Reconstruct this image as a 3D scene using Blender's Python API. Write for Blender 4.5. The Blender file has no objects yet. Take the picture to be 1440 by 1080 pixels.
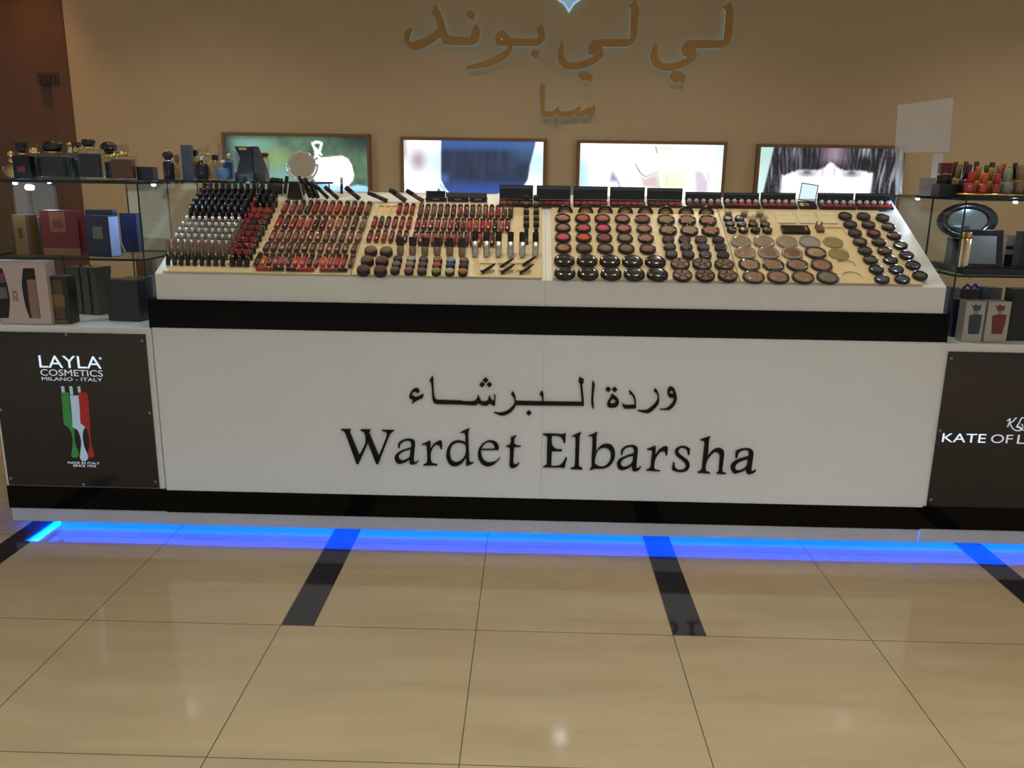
import bpy, bmesh, math, random
from mathutils import Vector, Matrix, Euler
random.seed(7)
PI = math.pi
C = bpy.context.scene.collection
S = bpy.context.scene

# ------------------------------------------------------------------ camera, world, exposure
FPX = 1168.73
CAMP = Vector((1.34604, -2.28086, 1.34377))
CAMR = Matrix.Rotation(0.0207943, 3, 'Z') @ Matrix.Rotation(1.3274559, 3, 'X') @ Matrix.Rotation(0.0150210, 3, 'Z')
cd = bpy.data.cameras.new('camera')
cd.sensor_width = 36.0
cd.lens = FPX / 1440 * 36
cd.clip_start = 0.05
cam = bpy.data.objects.new('camera', cd)
C.objects.link(cam)
cam.matrix_world = Matrix.Translation(CAMP) @ CAMR.to_4x4()
S.camera = cam
S.view_settings.view_transform = 'Standard'
S.view_settings.look = 'None'
S.view_settings.exposure = 0.0
S.view_settings.gamma = 1.0
S.view_settings.use_curve_mapping = False
w = bpy.data.worlds.new('mall_air')
S.world = w
w.use_nodes = True
w.node_tree.nodes['Background'].inputs['Color'].default_value = (0.95, 0.985, 1.0, 1)
w.node_tree.nodes['Background'].inputs['Strength'].default_value = 0.34

LAMPS = [  # x, y, power, colour, spot angle
    (-1.53, -2.74, 510, (.84, .955, 1.0), 120), (1.67, -2.52, 540, (.84, .96, 1.0), 120), (4.11, -2.80, 490, (1.0, .92, .82), 120),
    (-0.25, 0.70, 30, (1.0, .90, .70), 95), (1.00, 0.82, 44, (1.0, .88, .66), 95), (2.10, 0.82, 44, (1.0, .87, .64), 95), (3.30, 0.70, 30, (1.0, .84, .60), 95),
    (-1.10, 2.75, 108, (1.0, .90, .70), 130), (0.85, 2.65, 84, (1.0, .93, .80), 130), (2.45, 2.65, 84, (1.0, .93, .80), 130), (4.90, 2.75, 108, (1.0, .90, .70), 130),
    (-2.36, 3.90, 60, (1.0, .50, .26), 70),
]
CEIL = 3.2

# ------------------------------------------------------------------ pixel -> place helpers
def ray(u, v):
    return CAMR @ Vector(((u - 720) / FPX, -(v - 540) / FPX, -1.0))
def onY(u, v, y):
    d = ray(u, v); return CAMP + d * ((y - CAMP.y) / d.y)
def onZ(u, v, z):
    d = ray(u, v); return CAMP + d * ((z - CAMP.z) / d.z)
def onX(u, v, x):
    d = ray(u, v); return CAMP + d * ((x - CAMP.x) / d.x)
TY, TZ, TS = 0.62, 1.000, 0.512          # front edge of the sloping tray and its slope
TH = math.atan(TS)
TN = Vector((0, -math.sin(TH), math.cos(TH)))
TU = Vector((0, math.cos(TH), math.sin(TH)))
TO = Vector((0, TY, TZ))
def onT(u, v, h=0.0):
    """(x, distance up the slope) of a pixel on the tray plane lifted by h"""
    d = ray(u, v); t = ((TO + TN * h - CAMP).dot(TN)) / d.dot(TN)
    p = CAMP + d * t
    return p.x, (p - TO).dot(TU)
def tp(x, s, h=0.0):
    return Vector((x, 0, 0)) + TO + TU * s + TN * h
def crop(x0, y0, sc):
    return lambda x, y: (x0 + x / sc, y0 + y / sc)

# ------------------------------------------------------------------ materials
def lin(c):
    return tuple(((v / 255) / 12.92 if v / 255 <= .04045 else ((v / 255 + .055) / 1.055) ** 2.4) for v in c)
MATS = {}
def mat(name, col, rough=.5, metal=0, coat=0, trans=0, emit=0, ecol=None, ior=1.45, alpha=1, noise=0, spec=.5, bump=0, nscale=40):
    if name in MATS: return MATS[name]
    m = bpy.data.materials.new(name); m.use_nodes = True
    nt = m.node_tree; b = nt.nodes['Principled BSDF']
    b.inputs['Base Color'].default_value = (*col, 1)
    b.inputs['Roughness'].default_value = rough
    b.inputs['Metallic'].default_value = metal
    b.inputs['Coat Weight'].default_value = coat
    b.inputs['Coat Roughness'].default_value = .05
    b.inputs['Transmission Weight'].default_value = trans
    b.inputs['IOR'].default_value = ior
    b.inputs['Alpha'].default_value = alpha
    b.inputs['Specular IOR Level'].default_value = spec
    if emit:
        b.inputs['Emission Color'].default_value = (*(ecol or col), 1)
        b.inputs['Emission Strength'].default_value = emit
    if noise or bump:
        tc = nt.nodes.new('ShaderNodeTexCoord'); n = nt.nodes.new('ShaderNodeTexNoise')
        n.inputs['Scale'].default_value = nscale; n.inputs['Detail'].default_value = 4
        nt.links.new(tc.outputs['Object'], n.inputs['Vector'])
        if noise:
            mr = nt.nodes.new('ShaderNodeMapRange')
            mr.inputs['To Min'].default_value = 1 - noise; mr.inputs['To Max'].default_value = 1 + noise
            mx = nt.nodes.new('ShaderNodeMix'); mx.data_type = 'RGBA'; mx.blend_type = 'MULTIPLY'
            mx.inputs[0].default_value = 1; mx.inputs[6].default_value = (*col, 1)
            nt.links.new(n.outputs['Fac'], mr.inputs['Value']); nt.links.new(mr.outputs['Result'], mx.inputs[7])
            nt.links.new(mx.outputs[2], b.inputs['Base Color'])
        if bump:
            bp = nt.nodes.new('ShaderNodeBump'); bp.inputs['Strength'].default_value = bump; bp.inputs['Distance'].default_value = .002
            nt.links.new(n.outputs['Fac'], bp.inputs['Height']); nt.links.new(bp.outputs['Normal'], b.inputs['Normal'])
    MATS[name] = m
    return m
def paint(name, rough=.35, coat=.3, metal=0, trans=0, noise=0):
    """a surface whose own colour is the object's colour property (shades of one product range)"""
    if name in MATS: return MATS[name]
    m = mat(name, (.5, .5, .5), rough, metal, coat, trans)
    nt = m.node_tree; oi = nt.nodes.new('ShaderNodeObjectInfo')
    b = nt.nodes['Principled BSDF']
    if noise:
        tc = nt.nodes.new('ShaderNodeTexCoord'); n = nt.nodes.new('ShaderNodeTexNoise'); n.inputs['Scale'].default_value = 260
        mr = nt.nodes.new('ShaderNodeMapRange'); mr.inputs['To Min'].default_value = 1 - noise; mr.inputs['To Max'].default_value = 1 + noise
        mx = nt.nodes.new('ShaderNodeMix'); mx.data_type = 'RGBA'; mx.blend_type = 'MULTIPLY'; mx.inputs[0].default_value = 1
        nt.links.new(tc.outputs['Object'], n.inputs['Vector']); nt.links.new(n.outputs['Fac'], mr.inputs['Value'])
        nt.links.new(oi.outputs['Color'], mx.inputs[6]); nt.links.new(mr.outputs['Result'], mx.inputs[7]); nt.links.new(mx.outputs[2], b.inputs['Base Color'])
    else:
        nt.links.new(oi.outputs['Color'], b.inputs['Base Color'])
    return m
def thin_glass(name, tint, refl=1.0, ior=1.45, rough=.02, base=.035):
    if name in MATS: return MATS[name]
    m = bpy.data.materials.new(name); m.use_nodes = True
    nt = m.node_tree; nt.nodes.clear()
    o = nt.nodes.new('ShaderNodeOutputMaterial'); t = nt.nodes.new('ShaderNodeBsdfTransparent'); g = nt.nodes.new('ShaderNodeBsdfGlossy')
    t.inputs['Color'].default_value = (*tint, 1); g.inputs['Roughness'].default_value = rough; g.inputs['Color'].default_value = (refl, refl, refl, 1)
    lw = nt.nodes.new('ShaderNodeLayerWeight'); lw.inputs['Blend'].default_value = .5
    f = nt.nodes.new('ShaderNodeMapRange'); f.inputs['To Min'].default_value = base; f.inputs['To Max'].default_value = .10 if ior < 1.3 else .45
    pw = nt.nodes.new('ShaderNodeMath'); pw.operation = 'POWER'; pw.inputs[1].default_value = 4.0
    nt.links.new(lw.outputs['Facing'], pw.inputs[0]); nt.links.new(pw.outputs[0], f.inputs['Value'])
    mx = nt.nodes.new('ShaderNodeMixShader')
    nt.links.new(f.outputs[0], mx.inputs[0]); nt.links.new(t.outputs[0], mx.inputs[1]); nt.links.new(g.outputs[0], mx.inputs[2]); nt.links.new(mx.outputs[0], o.inputs['Surface'])
    MATS[name] = m
    return m
M_white = mat('white_lacquer', (.80, .825, .85), .28, coat=.6)
M_lip = mat('white_lip_lacquer', (.82, .82, .81), .35)
M_black = mat('black_glass_band', (.002, .0018, .0018), .06, spec=.17)
M_plinth = mat('plinth_grey', (.50, .52, .57), .3)
M_cream = mat('cream_board', (.74, .60, .36), .38, coat=.12)
M_creamw = mat('cream_white_board', (.76, .66, .47), .35, coat=.15)
M_blk = mat('black_plastic', (.008, .006, .006), .22, coat=.3)
M_blkm = mat('black_matte', (.012, .011, .011), .45)
M_dkgreen = mat('glass_edge', (.006, .016, .014), .12)
M_glass = thin_glass('clear_glass', (.88, .93, .92), 1.0, 1.22)
M_glassb = thin_glass('bottle_glass', (.86, .89, .88))
M_acryl = mat('frosted_acrylic', (.66, .65, .66), .25, alpha=.36)
M_clear = thin_glass('clear_acrylic', (.93, .92, .90), 1.0, 1.45, .10, .07)
M_silver = mat('silver_metal', (.72, .72, .72), .18, metal=1)
M_chrome = mat('chrome', (.85, .86, .88), .05, metal=1)
M_gold = mat('gold_metal', (.75, .52, .18), .22, metal=1)
M_mirror = mat('mirror_glass', (.86, .88, .90), .01, metal=1)
M_frame = mat('brown_frame', lin((120, 88, 56)), .5, noise=.15, nscale=20)
M_signgold = mat('sign_bronze_gold', lin((164, 124, 68)), .42, metal=.25)
M_halo = mat('sign_backlight', (.55, .8, 1.0), emit=.4, ecol=(.42, .72, 1.0))
M_emblem = mat('emblem_lit_face', (.35, .5, .65), .3, emit=.28, ecol=(.45, .70, 1.0))
M_letter = mat('black_letter', (.006, .0055, .0055), .22, spec=.25)
M_poster = mat('dark_poster_glass', lin((34, 29, 30)), .10, coat=.3)
M_lit = mat('backlit_print', (.8, .9, 1), emit=.75, ecol=(.68, .86, 1.0))
M_lit2 = mat('backlit_print_dim', (.7, .75, .85), emit=.36, ecol=(.72, .80, 1.0))
M_screw = mat('screw_head', (.35, .32, .28), .35, metal=1)
M_led = mat('blue_led', (0, .1, 1), emit=110, ecol=(.0, .075, 1.0))
M_ledw = mat('white_led', (1, 1, 1), emit=9, ecol=(.66, .80, 1.0))
M_lamp = mat('lamp_lens', (1, 1, 1), emit=1)
_oi = M_lamp.node_tree.nodes.new('ShaderNodeObjectInfo')
M_lamp.node_tree.links.new(_oi.outputs['Color'], M_lamp.node_tree.nodes['Principled BSDF'].inputs['Emission Color'])
M_trim = mat('lamp_trim', (.7, .7, .68), .4)
M_tube = paint('tinted_gloss', .16, .6)
M_pan = paint('pressed_powder', .75, .0, noise=.12)
M_card = paint('printed_card', .4, .2)
M_liquid = paint('perfume_liquid', .3, .1)
M_cleartube = mat('smoky_clear_tube', (.42, .40, .30), .10, trans=.65, ior=1.3)
M_pinkclear = mat('mauve_clear_tube', (.34, .22, .20), .12, trans=.4, ior=1.3)
M_blush = paint('pencil_lacquer', .3, .3)

# ------------------------------------------------------------------ mesh helpers
def bx(bm, x0, x1, y0, y1, z0, z1, bev=0, mi=0):
    r = bmesh.ops.create_cube(bm, size=1)
    for v in r['verts']:
        v.co = Vector((x0 + (v.co.x + .5) * (x1 - x0), y0 + (v.co.y + .5) * (y1 - y0), z0 + (v.co.z + .5) * (z1 - z0)))
    fs = list({f for v in r['verts'] for f in v.link_faces})
    for f in fs: f.material_index = mi
    if bev:
        es = list({e for v in r['verts'] for e in v.link_edges})
        q = bmesh.ops.bevel(bm, geom=es, offset=bev, segments=2, affect='EDGES', profile=.6)
        for f in q['faces']: f.material_index = mi
def lathe(bm, prof, seg=20, mx=None, smooth=True, mi=0):
    """profile of (radius, height), spun about local z, then moved by mx"""
    mx = mx or Matrix.Identity(4)
    rings = []
    for r, z in prof:
        if r < 1e-6: rings.append([bm.verts.new(mx @ Vector((0, 0, z)))])
        else: rings.append([bm.verts.new(mx @ Vector((r * math.cos(2 * PI * k / seg), r * math.sin(2 * PI * k / seg), z))) for k in range(seg)])
    for a, b in zip(rings, rings[1:]):
        for k in range(seg):
            k2 = (k + 1) % seg
            if len(a) == 1 and len(b) == 1: continue
            if len(a) == 1: f = bm.faces.new((a[0], b[k2], b[k])) if False else bm.faces.new((a[0], b[k], b[k2]))
            elif len(b) == 1: f = bm.faces.new((a[k], b[0], a[k2]))
            else: f = bm.faces.new((a[k], b[k], b[k2], a[k2]))
            f.smooth = smooth; f.material_index = mi
def rod(bm, p, q, r, seg=10, cap=True):
    p, q = Vector(p), Vector(q); d = q - p
    mx = Matrix.Translation(p) @ d.to_track_quat('Z', 'Y').to_matrix().to_4x4()
    L = d.length
    lathe(bm, [(0, 0), (r * .9, 0), (r, r * .15), (r, L - r * .15), (r * .9, L), (0, L)], seg, mx)
def tube(bm, pts, r, seg=8, closed=False):
    n = len(pts); rings = []
    for i, p in enumerate(pts):
        a = Vector(pts[(i - 1) % n] if (closed or i) else pts[0]); b = Vector(pts[(i + 1) % n] if (closed or i < n - 1) else pts[-1])
        q = (b - a).to_track_quat('Z', 'Y')
        rings.append([bm.verts.new(Vector(p) + q @ Vector((r * math.cos(2 * PI * k / seg), r * math.sin(2 * PI * k / seg), 0))) for k in range(seg)])
    for i in range(n if closed else n - 1):
        a, b = rings[i], rings[(i + 1) % n]
        for k in range(seg):
            f = bm.faces.new((a[k], a[(k + 1) % seg], b[(k + 1) % seg], b[k])); f.smooth = True
    if not closed:
        bm.faces.new(rings[0][::-1]); bm.faces.new(rings[-1])
def smooth_loop(pts, n=4, corner=50):
    """closed Catmull-Rom through the points, keeping sharp corners"""
    m = len(pts); out = []
    def ang(i):
        a = Vector(pts[i]) - Vector(pts[i - 1]); b = Vector(pts[(i + 1) % m]) - Vector(pts[i])
        return math.degrees(a.angle(b, 0)) if a.length and b.length else 0
    cn = [ang(i) > corner for i in range(m)]
    for i in range(m):
        p1, p2 = Vector(pts[i]), Vector(pts[(i + 1) % m])
        t1 = (p2 - p1) if cn[i] else (p2 - Vector(pts[i - 1])) * .5
        t2 = (p2 - p1) if cn[(i + 1) % m] else (Vector(pts[(i + 2) % m]) - p1) * .5
        L = (p2 - p1).length
        for t in (t1, t2):
            if t.length > L * 1.1: t *= L * 1.1 / t.length
        for k in range(n):
            t = k / n; a = 2 * t**3 - 3 * t**2 + 1; b = t**3 - 2 * t**2 + t; c = -2 * t**3 + 3 * t**2; d = t**3 - t**2
            out.append(p1 * a + t1 * b + p2 * c + t2 * d)
    return out
def plate(bm, loops, y0, y1, mi=0):
    """loops of (x, z) outline and holes, filled and given depth from y0 (front) to y1"""
    front, alle = [], []
    for lp in loops:
        vs = [bm.verts.new((p[0], y0, p[1])) for p in lp]
        es = [bm.edges.new((vs[i], vs[(i + 1) % len(vs)])) for i in range(len(vs))]
        front.append(vs); alle += es
    r = bmesh.ops.triangle_fill(bm, use_beauty=True, use_dissolve=False, edges=alle)
    fs = [g for g in r['geom'] if isinstance(g, bmesh.types.BMFace)]
    vmap = {}
    for vs in front:
        for v in vs: vmap[v] = bm.verts.new((v.co.x, y1, v.co.z))
    for f in fs:
        f.normal_update()
        if f.normal.y > 0: f.normal_flip()
        f.material_index = mi
        g = bm.faces.new([vmap[v] for v in reversed(f.verts)]); g.material_index = mi
    for vs in front:
        for i in range(len(vs)):
            a, b = vs[i], vs[(i + 1) % len(vs)]
            f = bm.faces.new((a, b, vmap[b], vmap[a])); f.material_index = mi
def outline(loops, cr, y, corner=50, n=4):
    """traced outlines (in a crop's pixels) carried onto the upright plane at depth y"""
    res = []
    for lp in loops:
        pts = smooth_loop(lp, n, corner)
        res.append([(lambda q: (q.x, q.z))(onY(*cr(p.x, p.y), y)) for p in pts])
    return res
def obj(name, bm, m, parent=None, fix=True):
    if fix: bmesh.ops.recalc_face_normals(bm, faces=bm.faces)
    me = bpy.data.meshes.new(name); bm.to_mesh(me); bm.free()
    for k in (m if isinstance(m, (list, tuple)) else [m]): me.materials.append(k)
    o = bpy.data.objects.new(name, me); C.objects.link(o)
    if parent: o.parent = parent
    return o
def tag(o, label=None, cat=None, group=None, kind=None):
    if label: o['label'] = label
    if cat: o['category'] = cat
    if group: o['group'] = group
    if kind: o['kind'] = kind
    return o
def thing(name, label=None, cat=None, loc=(0, 0, 0), rot=(0, 0, 0), group=None):
    o = bpy.data.objects.new(name, None); C.objects.link(o)
    o.empty_display_size = .03
    o.location = loc; o.rotation_euler = rot
    return tag(o, label, cat, group)
KIDS = {}
def kids(o):
    return [c for c in bpy.data.objects if c.parent == o]
PROTO = {}
def place(key, build, label, cat, loc, rot=(0, 0, 0), group=None, cols=None, scale=1):
    """the first of a kind is built; every other one is a copy of it with copies of its parts"""
    if key not in PROTO:
        r = build(); PROTO[key] = (r, kids(r), {c: kids(c) for c in kids(r)})
        root = r; parts = [(c, c) for c in PROTO[key][1]]
        subs = [(g, g) for c in PROTO[key][1] for g in PROTO[key][2][c]]
    else:
        r, ch, sub = PROTO[key]
        root = r.copy(); C.objects.link(root); parts, subs = [], []
        for c in ch:
            k = c.copy(); C.objects.link(k); k.parent = root; parts.append((c, k))
            for g in sub[c]:
                j = g.copy(); C.objects.link(j); j.parent = k; subs.append((g, j))
    root.location = loc; root.rotation_euler = rot
    root.scale = (scale,) * 3 if not isinstance(scale, tuple) else scale
    tag(root, label, cat, group)
    if not group and 'group' in root.keys(): del root['group']
    for c, k in parts + subs + [(root, root)]:
        nm = c.name.split('.')[0]
        if cols and nm in cols: r_, g_, b_ = lin(cols[nm]); k.color = (r_ * .62, g_ * .66, b_ * .74, 1)
    return root
ORD = 'first second third fourth fifth sixth seventh eighth ninth tenth eleventh twelfth thirteenth fourteenth fifteenth sixteenth seventeenth eighteenth nineteenth twentieth'.split()

def struct(name, bm, m, label=None):
    o = obj(name, bm, m); o['kind'] = 'structure'
    if label: o['label'] = label
    return o

# ------------------------------------------------------------------ floor
def floor_material():
    m = bpy.data.materials.new('polished_beige_tile'); m.use_nodes = True
    nt = m.node_tree; N = nt.nodes.new; L = nt.links.new; b = nt.nodes['Principled BSDF']
    tc = N('ShaderNodeTexCoord'); sp = N('ShaderNodeSeparateXYZ'); L(tc.outputs['Object'], sp.inputs[0])
    def mth(op, a, b_=None, c=None):
        n = N('ShaderNodeMath'); n.operation = op
        for i, x in enumerate((a, b_, c)):
            if x is None: continue
            if isinstance(x, (int, float)): n.inputs[i].default_value = x
            else: L(x, n.inputs[i])
        return n.outputs[0]
    def joint(o):
        p = mth('PINGPONG', mth('ADD', o, 60.0), .3)
        return mth('LESS_THAN', p, .0016)
    jx, jy = joint(sp.outputs[0]), joint(sp.outputs[1])
    grout = mth('MAXIMUM', jx, jy)
    fx = mth('MODULO', mth('ADD', sp.outputs[0], 60.0 - .6), 1.2)
    strip = mth('MULTIPLY', mth('LESS_THAN', fx, .1015), mth('MULTIPLY', mth('GREATER_THAN', sp.outputs[1], 0.0), mth('LESS_THAN', sp.outputs[1], 1.2)))
    mp = N('ShaderNodeMapping'); mp.inputs['Rotation'].default_value = (0, 0, .6); mp.inputs['Scale'].default_value = (1.6, 9, 1)
    L(tc.outputs['Object'], mp.inputs[0])
    nz = N('ShaderNodeTexNoise'); nz.inputs['Scale'].default_value = 1.1; nz.inputs['Detail'].default_value = 6; nz.inputs['Distortion'].default_value = .6
    L(mp.outputs[0], nz.inputs['Vector'])
    rp = N('ShaderNodeValToRGB'); rp.color_ramp.elements[0].position = .3; rp.color_ramp.elements[1].position = .7
    rp.color_ramp.elements[0].color = (.322, .240, .137, 1); rp.color_ramp.elements[1].color = (.380, .286, .166, 1)
    L(nz.outputs['Fac'], rp.inputs[0])
    m1 = N('ShaderNodeMix'); m1.data_type = 'RGBA'; L(strip, m1.inputs[0]); L(rp.outputs[0], m1.inputs[6]); m1.inputs[7].default_value = (.022, .020, .021, 1)
    m2 = N('ShaderNodeMix'); m2.data_type = 'RGBA'; L(grout, m2.inputs[0]); L(m1.outputs[2], m2.inputs[6]); m2.inputs[7].default_value = (.10, .075, .045, 1)
    L(m2.outputs[2], b.inputs['Base Color'])
    b.inputs['Roughness'].default_value = .07
    b.inputs['Specular IOR Level'].default_value = .42
    return m
bm = bmesh.new()
vs = [bm.verts.new(p) for p in ((-6, -6.5, 0), (8, -6.5, 0), (8, 4.3, 0), (-6, 4.3, 0))]
bm.faces.new(vs)
bx(bm, -6, 8, -6.5, 4.3, -.1, -.001)
struct('floor', bm, floor_material(), 'polished beige tile floor with short black inlaid strips')

# ------------------------------------------------------------------ back wall, door panel, ceiling
WY = 4.2
M_wall = mat('cream_wall_paint', lin((184, 163, 130)), .62, noise=.03, bump=.06, nscale=6)
bm = bmesh.new(); bx(bm, -2.12, 8, WY, WY + .12, 0, CEIL)
struct('wall_back', bm, M_wall, 'cream painted shop wall behind the counter')
M_dark = mat('brown_door_laminate', lin((98, 66, 42)), .35, noise=.10, nscale=5)
bm = bmesh.new(); bx(bm, -6, -2.275, WY + .03, WY + .10, 0, CEIL)
struct('door_1', bm, M_dark, 'dark brown door panel at the end of the wall')
bm = bmesh.new(); bx(bm, -2.265, -2.121, WY - .005, WY + .10, 0, CEIL)
struct('trim_1', bm, M_dark, 'dark brown jamb between door and cream wall')
bm = bmesh.new(); bx(bm, -2.6, -2.2, -6.5, -6.4, CEIL, CEIL + .1)
bm.free()
bm = bmesh.new(); bx(bm, -6, 8, -6.5, WY + .12, CEIL, CEIL + .1)
struct('ceiling', bm, mat('ceiling_white', (.70, .66, .58), .8, noise=.02), 'plain white ceiling')

# ceiling downlights, each with its own light
M_can = mat('lamp_can', (.5, .5, .48), .3)
def lamp_build():
    r = thing('ceiling_downlight')
    bm = bmesh.new(); lathe(bm, [(.048, -.001), (.050, -.008), (.066, -.007), (.070, -.001), (.070, 0), (.048, 0)], 28); obj('trim_ring', bm, M_trim, r)
    bm = bmesh.new(); lathe(bm, [(0, -.004), (.030, -.004), (.048, -.002)], 24); obj('lens', bm, M_lamp, r)
    return r
for i, (x, y, e, col, ang) in enumerate(LAMPS):
    o = place('downlight', lamp_build, 'round recessed ceiling downlight shining on the shop', 'ceiling light', (x, y, CEIL), group='ceiling downlights')
    for c in bpy.data.objects:
        if c.parent == o and c.name.startswith('lens'): c.color = tuple(e * 1.1 * k for k in col) + (1,)
    l = bpy.data.lights.new('downlight_beam', 'SPOT'); l.energy = e; l.color = col; l.spot_size = math.radians(ang); l.spot_blend = .9; l.shadow_soft_size = .05
    lo = bpy.data.objects.new('downlight_beam', l); C.objects.link(lo); lo.parent = o; lo.location = (0, 0, -.012)

def text_mesh(bm, s, x0, x1, z0, z1, y0, y1, font_shear=0, fitw=True):
    """builtin sans lettering scaled into the box (x0..x1, z0..z1), standing from y0 back to y1"""
    cu = bpy.data.curves.new('t', 'FONT'); cu.body = s; cu.fill_mode = 'FRONT'; cu.shear = font_shear; cu.resolution_u = 4
    o = bpy.data.objects.new('t', cu); C.objects.link(o)
    dg = bpy.context.evaluated_depsgraph_get(); dg.update()
    me = bpy.data.meshes.new_from_object(o.evaluated_get(dg))
    xs = [v.co.x for v in me.vertices]; ys = [v.co.y for v in me.vertices]
    a, b, c, d = min(xs), max(xs), min(ys), max(ys)
    t = bmesh.new(); t.from_mesh(me)
    for v in t.verts:
        v.co = Vector((x0 + (v.co.x - a) / (b - a) * (x1 - x0), y0, z0 + (v.co.y - c) / (d - c) * (z1 - z0)))
    if abs(y1 - y0) > 1e-6:
        r = bmesh.ops.extrude_face_region(t, geom=list(t.faces))
        for v in [g for g in r['geom'] if isinstance(g, bmesh.types.BMVert)]: v.co.y = y1
    me2 = bpy.data.meshes.new('t2'); t.to_mesh(me2); t.free(); bm.from_mesh(me2)
    bpy.data.objects.remove(o); bpy.data.curves.remove(cu); bpy.data.meshes.remove(me); bpy.data.meshes.remove(me2)

# number plate on the door
r = thing('door_number_sign', 'small dark number plate fixed to the brown door', 'sign', (-2.29, WY, 1.985))
p0, p1 = onY(52, 102, WY), onY(84, 119, WY)
bm = bmesh.new(); bx(bm, p0.x + 2.29, p1.x + 2.29, -.012, .029, p1.z - 1.985, p0.z - 1.985, .002)
obj('backing_plate', bm, mat('plate_brown', lin((70, 50, 36)), .5), r)
bm = bmesh.new(); text_mesh(bm, '2221', p0.x + 2.31, p1.x + 2.27, p1.z - 1.985 + .015, p0.z - 1.985 - .015, -.015, -.011)
obj('numerals', bm, M_blkm, r, False)

# ------------------------------------------------------------------ bronze wall lettering with halo light
H1, H2, H3, H4, SB = crop(560, 0, 10.286), crop(640, 0, 9.6), crop(770, 0, 9), crop(900, 0, 9), crop(745, 110, 12.709)
WALL_SIGN = [
 ('letter', H1, [[(535,50),(560,90),(640,250),(700,440),(735,520),(1030,540),(1055,500),(1062,430),(1120,350),(1150,370),(1175,430),(1185,500),(1165,590),(1110,640),(1060,655),(700,650),(660,640),(610,535),(500,620),(380,690),(270,725),(190,715),(130,660),(95,600),(85,520),(110,450),(180,395),(215,430),(185,480),(165,540),(175,605),(260,590),(380,550),(480,490),(550,430),(570,380),(540,270),(488,185),(500,140)]]),
 ('dot', H1, [[(1000,165),(1060,160),(1120,215),(1095,290),(1070,295),(985,235)]]),
 ('letter', H2, [[(1158,330),(1190,370),(1210,430),(1215,510),(1200,560),(1150,605),(1080,620),(775,620),(765,680),(730,750),(640,820),(520,880),(400,915),(280,930),(160,940),(155,880),(230,875),(400,815),(560,745),(660,690),(710,640),(705,620),(600,620),(555,600),(540,550),(545,480),(580,430),(635,402),(680,430),(730,490),(770,515),(1060,520),(1115,510),(1125,470),(1105,430),(1115,380)], [(628,505),(612,538),(644,538)]]),
 ('dot', H2, [[(1050,670),(1150,690),(1110,790),(1070,790),(1015,735)]]),
 ('letter', H3, [[(1105,0),(1130,30),(1150,110),(1168,190),(1145,215),(1135,420),(1115,500),(1060,570),(990,590),(690,590),(700,640),(708,690),(680,740),(600,800),(500,850),(400,875),(290,885),(210,865),(150,810),(125,740),(128,660),(150,580),(185,525),(200,560),(200,640),(210,710),(250,775),(330,790),(450,770),(560,720),(590,700),(530,690),(510,650),(515,590),(550,530),(620,497),(1030,495),(1045,470),(1055,120),(1062,60)]]),
 ('dot', H3, [[(415,900),(465,915),(490,895),(578,965),(545,1040),(480,1010),(445,1030),(375,965)]]),
 ('letter', H4, [[(1130,20),(1160,60),(1175,120),(1180,200),(1165,420),(1140,530),(1080,590),(1010,605),(700,610),(715,670),(720,710),(690,760),(610,820),(500,870),(400,895),(290,895),(200,860),(150,800),(128,720),(140,640),(185,540),(215,570),(220,650),(230,720),(270,790),(360,805),(480,780),(580,740),(600,720),(550,700),(515,640),(540,570),(610,510),(1045,510),(1060,490),(1090,140),(1068,110),(1090,70)]]),
 ('dot', H4, [[(420,890),(470,905),(500,900),(590,970),(545,1055),(490,1030),(440,1050),(362,975)]]),
 ('letter', SB, [[(222,80),(265,125),(268,560),(275,590),(400,590),(450,550),(520,490),(530,560),(560,590),(680,590),(780,560),(910,490),(905,550),(890,590),(960,570),(1060,510),(1090,525),(1120,500),(1150,465),(1168,500),(1168,600),(1140,660),(1090,690),(1040,680),(1000,650),(920,690),(860,685),(810,640),(740,680),(660,690),(520,690),(460,640),(400,690),(280,695),(220,670),(190,610),(185,400),(175,150)]]),
 ('dot', SB, [[(425,740),(460,728),(495,740),(500,790),(485,840),(430,840),(418,790)]]),
]
SY = WY - .055
rs = {}
for key, lab in (('main', 'bronze Arabic lettering with pale halo light across the cream wall'), ('sub', 'small bronze Arabic word below the large wall lettering')):
    rs[key] = tag(thing('wall_lettering_sign', lab, 'sign', (0, 0, 0)), group='shop name on the wall')
for nm, cr, loops in WALL_SIGN:
    root = rs['sub'] if cr is SB else rs['main']
    bm = bmesh.new(); ol = outline(loops, cr, SY, 48)
    plate(bm, ol, SY, SY + .018)
    o = obj(nm, bm, M_signgold, root)
    bm = bmesh.new(); cx = sum(p[0] for p in ol[0]) / len(ol[0]); cz = sum(p[1] for p in ol[0]) / len(ol[0])
    plate(bm, [ol[0]], SY + .0185, SY + .026)
    obj('halo_light', bm, M_halo, o)
    for k in (0, len(ol[0]) // 2):
        bm = bmesh.new(); p = ol[0][k]
        q = Vector((p[0] * .9 + cx * .1, SY + .02, p[1] * .9 + cz * .1))
        if nm == 'letter': bx(bm, q.x - .004, q.x + .004, SY + .015, WY, q.z - .004, q.z + .004); obj('stand_off', bm, M_signgold, o)
        else: bm.free()
bm = bmesh.new(); plate(bm, outline([[(272,112),(330,30),(420,-40),(430,-130),(272,-230),(114,-130),(124,-40),(214,30)]], H3, SY, 48), SY, SY + .03)
e = obj('wall_emblem', bm, M_emblem); tag(e, 'pale blue lit leaf emblem above the Arabic wall lettering', 'sign')
bm = bmesh.new(); plate(bm, outline([[(272,160),(345,50),(450,-30),(470,-130),(272,-260),(74,-130),(94,-30),(199,50)]], H3, SY + .03, 48), SY + .032, WY)
obj('halo_light', bm, M_halo, e)

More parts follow.
